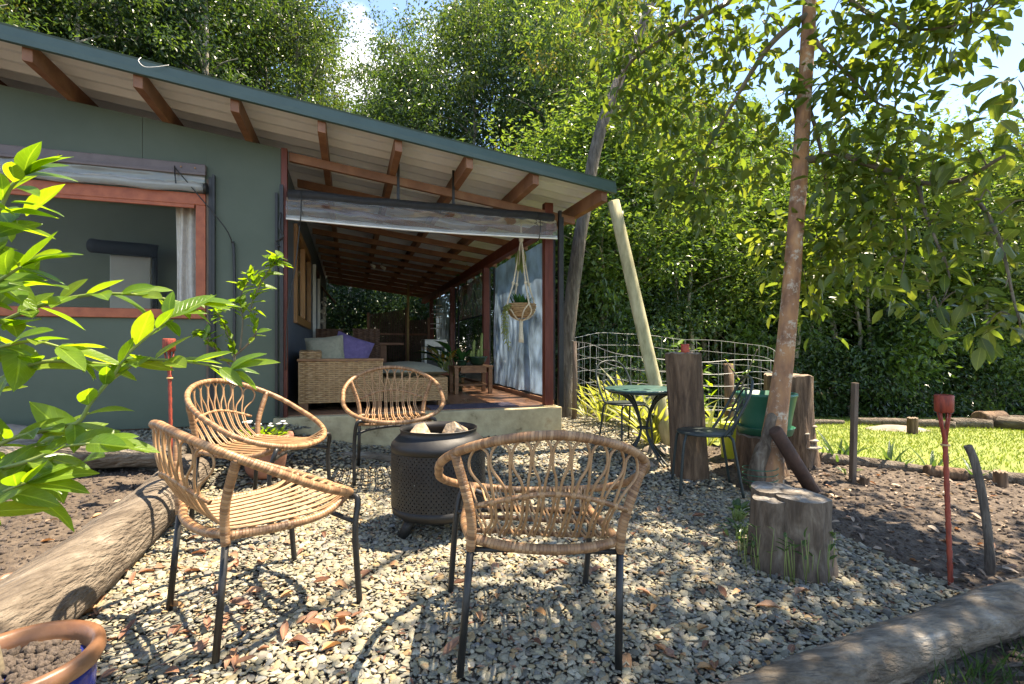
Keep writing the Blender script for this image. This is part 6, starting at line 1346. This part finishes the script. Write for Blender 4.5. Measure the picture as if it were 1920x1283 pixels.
PL = {'broad': 'broad leaved fresh green shrub along the forest edge', 'tall': 'tall dense rainforest tree rising behind the cabin and lawn', 'open': 'open crowned olive leaved tree rising above the cabin roof', 'mid': 'leafy mid height tree in the wall of forest', 'slim': 'slim pale trunked tree standing at the forest edge', 'shrub': 'dense dark green understory shrub along the forest edge', 'low': 'low leafy shrub at the foot of the forest'}
PG = {'broad': 'broad leaved shrubs', 'tall': 'tall forest trees', 'open': 'open crowned trees', 'mid': 'mid height forest trees', 'slim': 'slim forest trees', 'shrub': 'understory shrubs', 'low': 'low shrubs'}
PCAT = {'broad': 'shrub', 'shrub': 'shrub', 'low': 'shrub'}
used = set(); frg = random.Random(99)
def plant(kind, x, y, ztop=None, sxy=None, bury=0):
    src = PROTO[kind]
    o = src if kind not in used else copy_tree(src)
    used.add(kind); z = terrain(x, y)
    hh = (ztop - z) if ztop else PH[kind] * frg.uniform(.85, 1.15); sc = hh / PH[kind]
    o.location = (x, y, z - bury); o.rotation_euler = (0, 0, frg.uniform(0, 6.28)); w_ = sxy or sc ** .7; o.scale = (w_, w_, sc)
    o['label'] = PL[kind]; o['group'] = PG[kind]; o['category'] = PCAT.get(kind, 'tree')
def vtop(u): return float(np.interp(u, [-200, 480, 590, 640, 730, 800, 1150, 1260, 1450, 1600, 1750, 2100], [-160, -100, 70, 230, 210, 10, -40, 220, 310, 370, 340, 280]))
placed = []
def blocked(x, y, mind):
    t, k = tk(x, y)
    if -6.2 < t < 5.6 and -1.5 < k < 12.5: return True
    if y < 10.5 and x > 0: return True
    if inside(LAWN, np.array([x]), np.array([y]))[0]: return True
    return any((x - a) ** 2 + (y - b_) ** 2 < mind * mind for a, b_ in placed)
cnt = 0
for _ in range(4000):
    y = frg.uniform(8.5, 27); x = frg.uniform(-1.25 * y - 1, 1.2 * y + 1)
    if blocked(x, y, 1.35 if y < 15 else 1.9): continue
    u = U0 + F * x / y; zt = EYE + (V0 - vtop(u) - frg.uniform(-70, 50)) / F * y
    if zt < 3.5: zt = 3.5
    if u < 600: kind = frg.choice(['tall', 'tall', 'mid', 'open'])
    elif u < 780: kind = frg.choice(['tall', 'mid', 'mid'])
    elif u < 1250: kind = frg.choice(['open', 'mid', 'open', 'mid', 'slim']) if y < 17 else 'mid'
    else: kind = frg.choice(['mid', 'mid', 'slim', 'slim', 'tall'])
    if zt > 12.5 and kind == 'slim': kind = 'open'
    if zt > 15 and kind == 'mid': kind = 'tall'
    placed.append((x, y)); plant(kind, x, y, zt); cnt += 1
    if cnt >= 105: break
# understory along the edges
edge = [(.9, 8.6), (1.5, 8.3), (2.2, 8.6), (2.9, 9.6), (3.7, 10.0), (4.5, 10.1), (5.3, 10.1), (6.1, 10.2), (6.9, 10.0), (7.7, 10.1), (8.6, 10.2), (9.5, 10.3), (10.4, 10.4), (11.4, 10.5), (12.5, 10.6), (13.6, 10.7)]
for i, (x, y) in enumerate(edge):
    if i % 3 == 0: plant('shrub', x + frg.uniform(-.3, .3), y + frg.uniform(.3, .9), sxy=frg.uniform(.8, 1.1))
    plant('shrub', x + frg.uniform(-.5, .5), y + 1.9 + frg.uniform(0, .8), sxy=1.2)
    plant('low', x + frg.uniform(-.4, .4), y + frg.uniform(-.1, .3))
    if i % 2: plant('broad', x + frg.uniform(-.3, .3), y + frg.uniform(-.1, .4), sxy=frg.uniform(.7, 1.0))
    plant('slim', x + frg.uniform(-.4, .4), y + frg.uniform(-.15, .5), ztop=frg.uniform(4, 6), sxy=frg.uniform(.8, 1.1))
    plant('slim', x + frg.uniform(-.6, .6), y + frg.uniform(.6, 1.6), ztop=frg.uniform(4.5, 6.5), sxy=frg.uniform(.9, 1.4))
    plant('shrub', x * 1.15 + frg.uniform(-.5, .5), y + 3.6, ztop=terrain(x, y) + 3.6, sxy=1.5)
for t, k in ((-.2, 11.6), (.6, 11.9), (1.4, 11.7), (2.2, 11.9), (3.0, 11.5), (4.6, 10.4), (5.2, 9.0), (5.3, 7.6), (5.3, 6.2), (5.2, 5.0), (.2, 13), (1.2, 13.4), (2.3, 13.2), (6.2, 8.2), (6.3, 6.8), (6.2, 5.5)):
    q = H(t, k); plant('shrub', q.x, q.y, sxy=1.0, ztop=terrain(q.x, q.y) + frg.uniform(2.2, 3.4))
for t, k, zt in ((-1.5, 14.5, 7), (-.2, 14.2, 6.5), (.9, 14.8, 7), (1.9, 14.4, 6.5), (2.9, 14.6, 7), (.3, 16, 8), (1.5, 16.2, 8), (2.6, 16, 8), (-1, 16, 8)):
    q = H(t, k); plant('mid', q.x, q.y, ztop=zt, sxy=.9)
    plant('shrub', q.x + frg.uniform(-.4, .4), q.y - .8, sxy=1.1, ztop=terrain(q.x, q.y) + frg.uniform(2.4, 3.2))
for i in range(44):
    u = -150 + i * 50; d = frg.uniform(21, 25); x = (u - U0) / F * d
    t, k = tk(x, d)
    plant('shrub', x, d, ztop=terrain(x, d) + frg.uniform(4.5, 6.5), sxy=2.1)
# the leaning grey trunk beside the veranda
q = gp(1062, 782); lt = thing('leaning_tree', 'leaning grey furrowed trunk rising behind the veranda corner', 'tree', q)
P = smooth_path([q - Vector((.02, 0, .2)), px(1060, 700, q.y), px(1072, 560, q.y), px(1092, 420, q.y), px(1122, 260, q.y + .1), px(1168, 130, q.y + .3), px(1215, 20, q.y + .5), px(1260, -120, q.y + .7), px(1290, -260, q.y + .9)], 6)
b = MB(); b.tube(P, [.1 - .05 * i / (len(P) - 1) for i in range(len(P))], 14, jit=.09, seed=6); b.build('trunk', M['greybark'], lt)
cen = []; dr_ = []
for i in range(11):
    s_ = P[-1 - int(nr2.integers(0, 10))]; e = s_ + Vector((nr2.normal(0, .9), nr2.normal(0, .9), nr2.uniform(.1, 1.4)))
    b = MB(); b.tube(smooth_path([s_, s_.lerp(e, .5) + Vector((0, 0, .1)), e], 3), [.025, .02, .017, .014, .012, .009, .006], 6); b.build('limb', M['greybark'], lt)
    of = nr2.normal(0, .3, (150, 3)); cen.append(np.array(e - q) + of); dr_.append(of + nr2.normal(0, .3, (150, 3)) + np.array([0, 0, -.2]))
cen = np.concatenate(cen); dr_ = np.concatenate(dr_); n = len(cen); ln = nr2.uniform(.08, .16, n)
cloud('crown', cen, dr_, nr2.normal(0, .5, (n, 3)) + np.array([0, 0, 1]), ln, ln * .42, M['leaf_olive'], nr2.random(n), parent=lt)

# ------------------------------------------------------------------ fallen leaves
LV_D = [leaf_mesh('dry_leaf', M['leaf_dead'], wd=w_, curl=cu, fold=fo, segs=5, wav=.03, tint=q) for w_, cu, fo, q in ((.4, .35, .3, .1), (.36, -.3, .45, .4), (.45, .5, .2, .6), (.38, .2, .5, .95))]
LV_T = [leaf_mesh('bleached_leaf', M['leaf_litter'], wd=.42, curl=.3, fold=.25, wav=.02, tint=q) for q in (.2, .8)]
def drop(u, v, me, ln, lab, grp, hf):
    q = gp(u, v); q.z = hf(q.x, q.y) + .016
    a = rr(0, 6.28); o = place_leaf(me, 'fallen_leaf', q, (math.cos(a), math.sin(a), rr(-.1, .18)), (rr(-.3, .3), rr(-.3, .3), 1), ln); tag(o, lab, 'leaf', grp)
k = 0
while k < 130:
    u = rr(150, 1500) if k % 3 else rr(150, 620); v = 900 + 370 * rr(0, 1) ** .8
    q = gp(u, v)
    if not in_poly(GRAVEL, q.x, q.y): continue
    drop(u, v, RND.choice(LV_D), rr(.05, .095), 'dry reddish brown leaf lying on the pebbles', 'fallen leaves on the gravel', gz); k += 1
k = 0
while k < 95:
    u = rr(1440, 1920); v = rr(885, 1110); q = gp(u, v)
    if not in_poly(BEDR, q.x, q.y): continue
    drop(u, v, RND.choice(LV_T + LV_D[2:3]), rr(.04, .085), 'bleached tan leaf lying on the right soil bed', 'fallen leaves on the right bed', bedrz); k += 1
k = 0
while k < 24:
    q = Vector((rr(-2.6, -1.5), rr(1.3, 3.3), 0))
    if not in_poly(BEDL, q.x, q.y): continue
    q.z = bedz(q.x, q.y) + .012; a = rr(0, 6.28); o = place_leaf(RND.choice(LV_T + LV_D), 'fallen_leaf', q, (math.cos(a), math.sin(a), .1), (rr(-.3, .3), rr(-.3, .3), 1), rr(.05, .09)); tag(o, 'dry leaf lying on the dark soil beside the long log', 'leaf', 'fallen leaves on the left bed'); k += 1
n = 900; X = rng.uniform(1.4, 4.5, n); Y = rng.uniform(1.7, 4.6, n); okk = inside(BEDR, X, Y); X = X[okk]; Y = Y[okk]; n = len(X)
cen = np.stack([X, Y, [bedrz(x, y) + .01 for x, y in zip(X, Y)]], 1); a = rng.uniform(0, 6.28, n); ln = rng.uniform(.015, .045, n)
cloud('leaf_litter', cen, np.stack([np.cos(a), np.sin(a), rng.uniform(-.1, .25, n)], 1), rng.normal(0, .3, (n, 3)) + np.array([0, 0, 1.]), ln, ln * .4, M['leaf_litter'], rng.random(n), kind='stuff')
n = 2600; X = rng.uniform(-2.3, 1.9, n); Y = rng.uniform(1., 4.5, n); okk = inside(GRAVEL, X, Y); X = X[okk]; Y = Y[okk]; n = len(X)
cen = np.stack([X, Y, [gz(x, y) + .014 for x, y in zip(X, Y)]], 1); a = rng.uniform(0, 6.28, n); ln = rng.uniform(.01, .035, n)
cloud('leaf_litter', cen, np.stack([np.cos(a), np.sin(a), rng.uniform(-.1, .25, n)], 1), rng.normal(0, .3, (n, 3)) + np.array([0, 0, 1.]), ln, ln * .3, M['leaf_dead'], rng.random(n), kind='stuff')
# grass tufts along the front log
n = 1100; t_ = rng.random(n); X = 1.35 + t_ * 1.3 + rng.normal(0, .05, n); Y = 1.62 + t_ * .45 + rng.normal(0, .07, n)
cen = np.stack([X, Y, [G(x, y) - .02 for x, y in zip(X, Y)]], 1); okk = Y < 1.60 + (X - 1.35) * .36; cen = cen[okk]; n = len(cen)
cloud('grass_tufts', cen, np.stack([rng.normal(0, .5, n), rng.normal(0, .5, n), np.ones(n)], 1), rng.normal(0, 1, (n, 3)), rng.uniform(.04, .12, n), rng.uniform(.003, .007, n), M['leaf_shrub'], rng.random(n), kind='stuff')
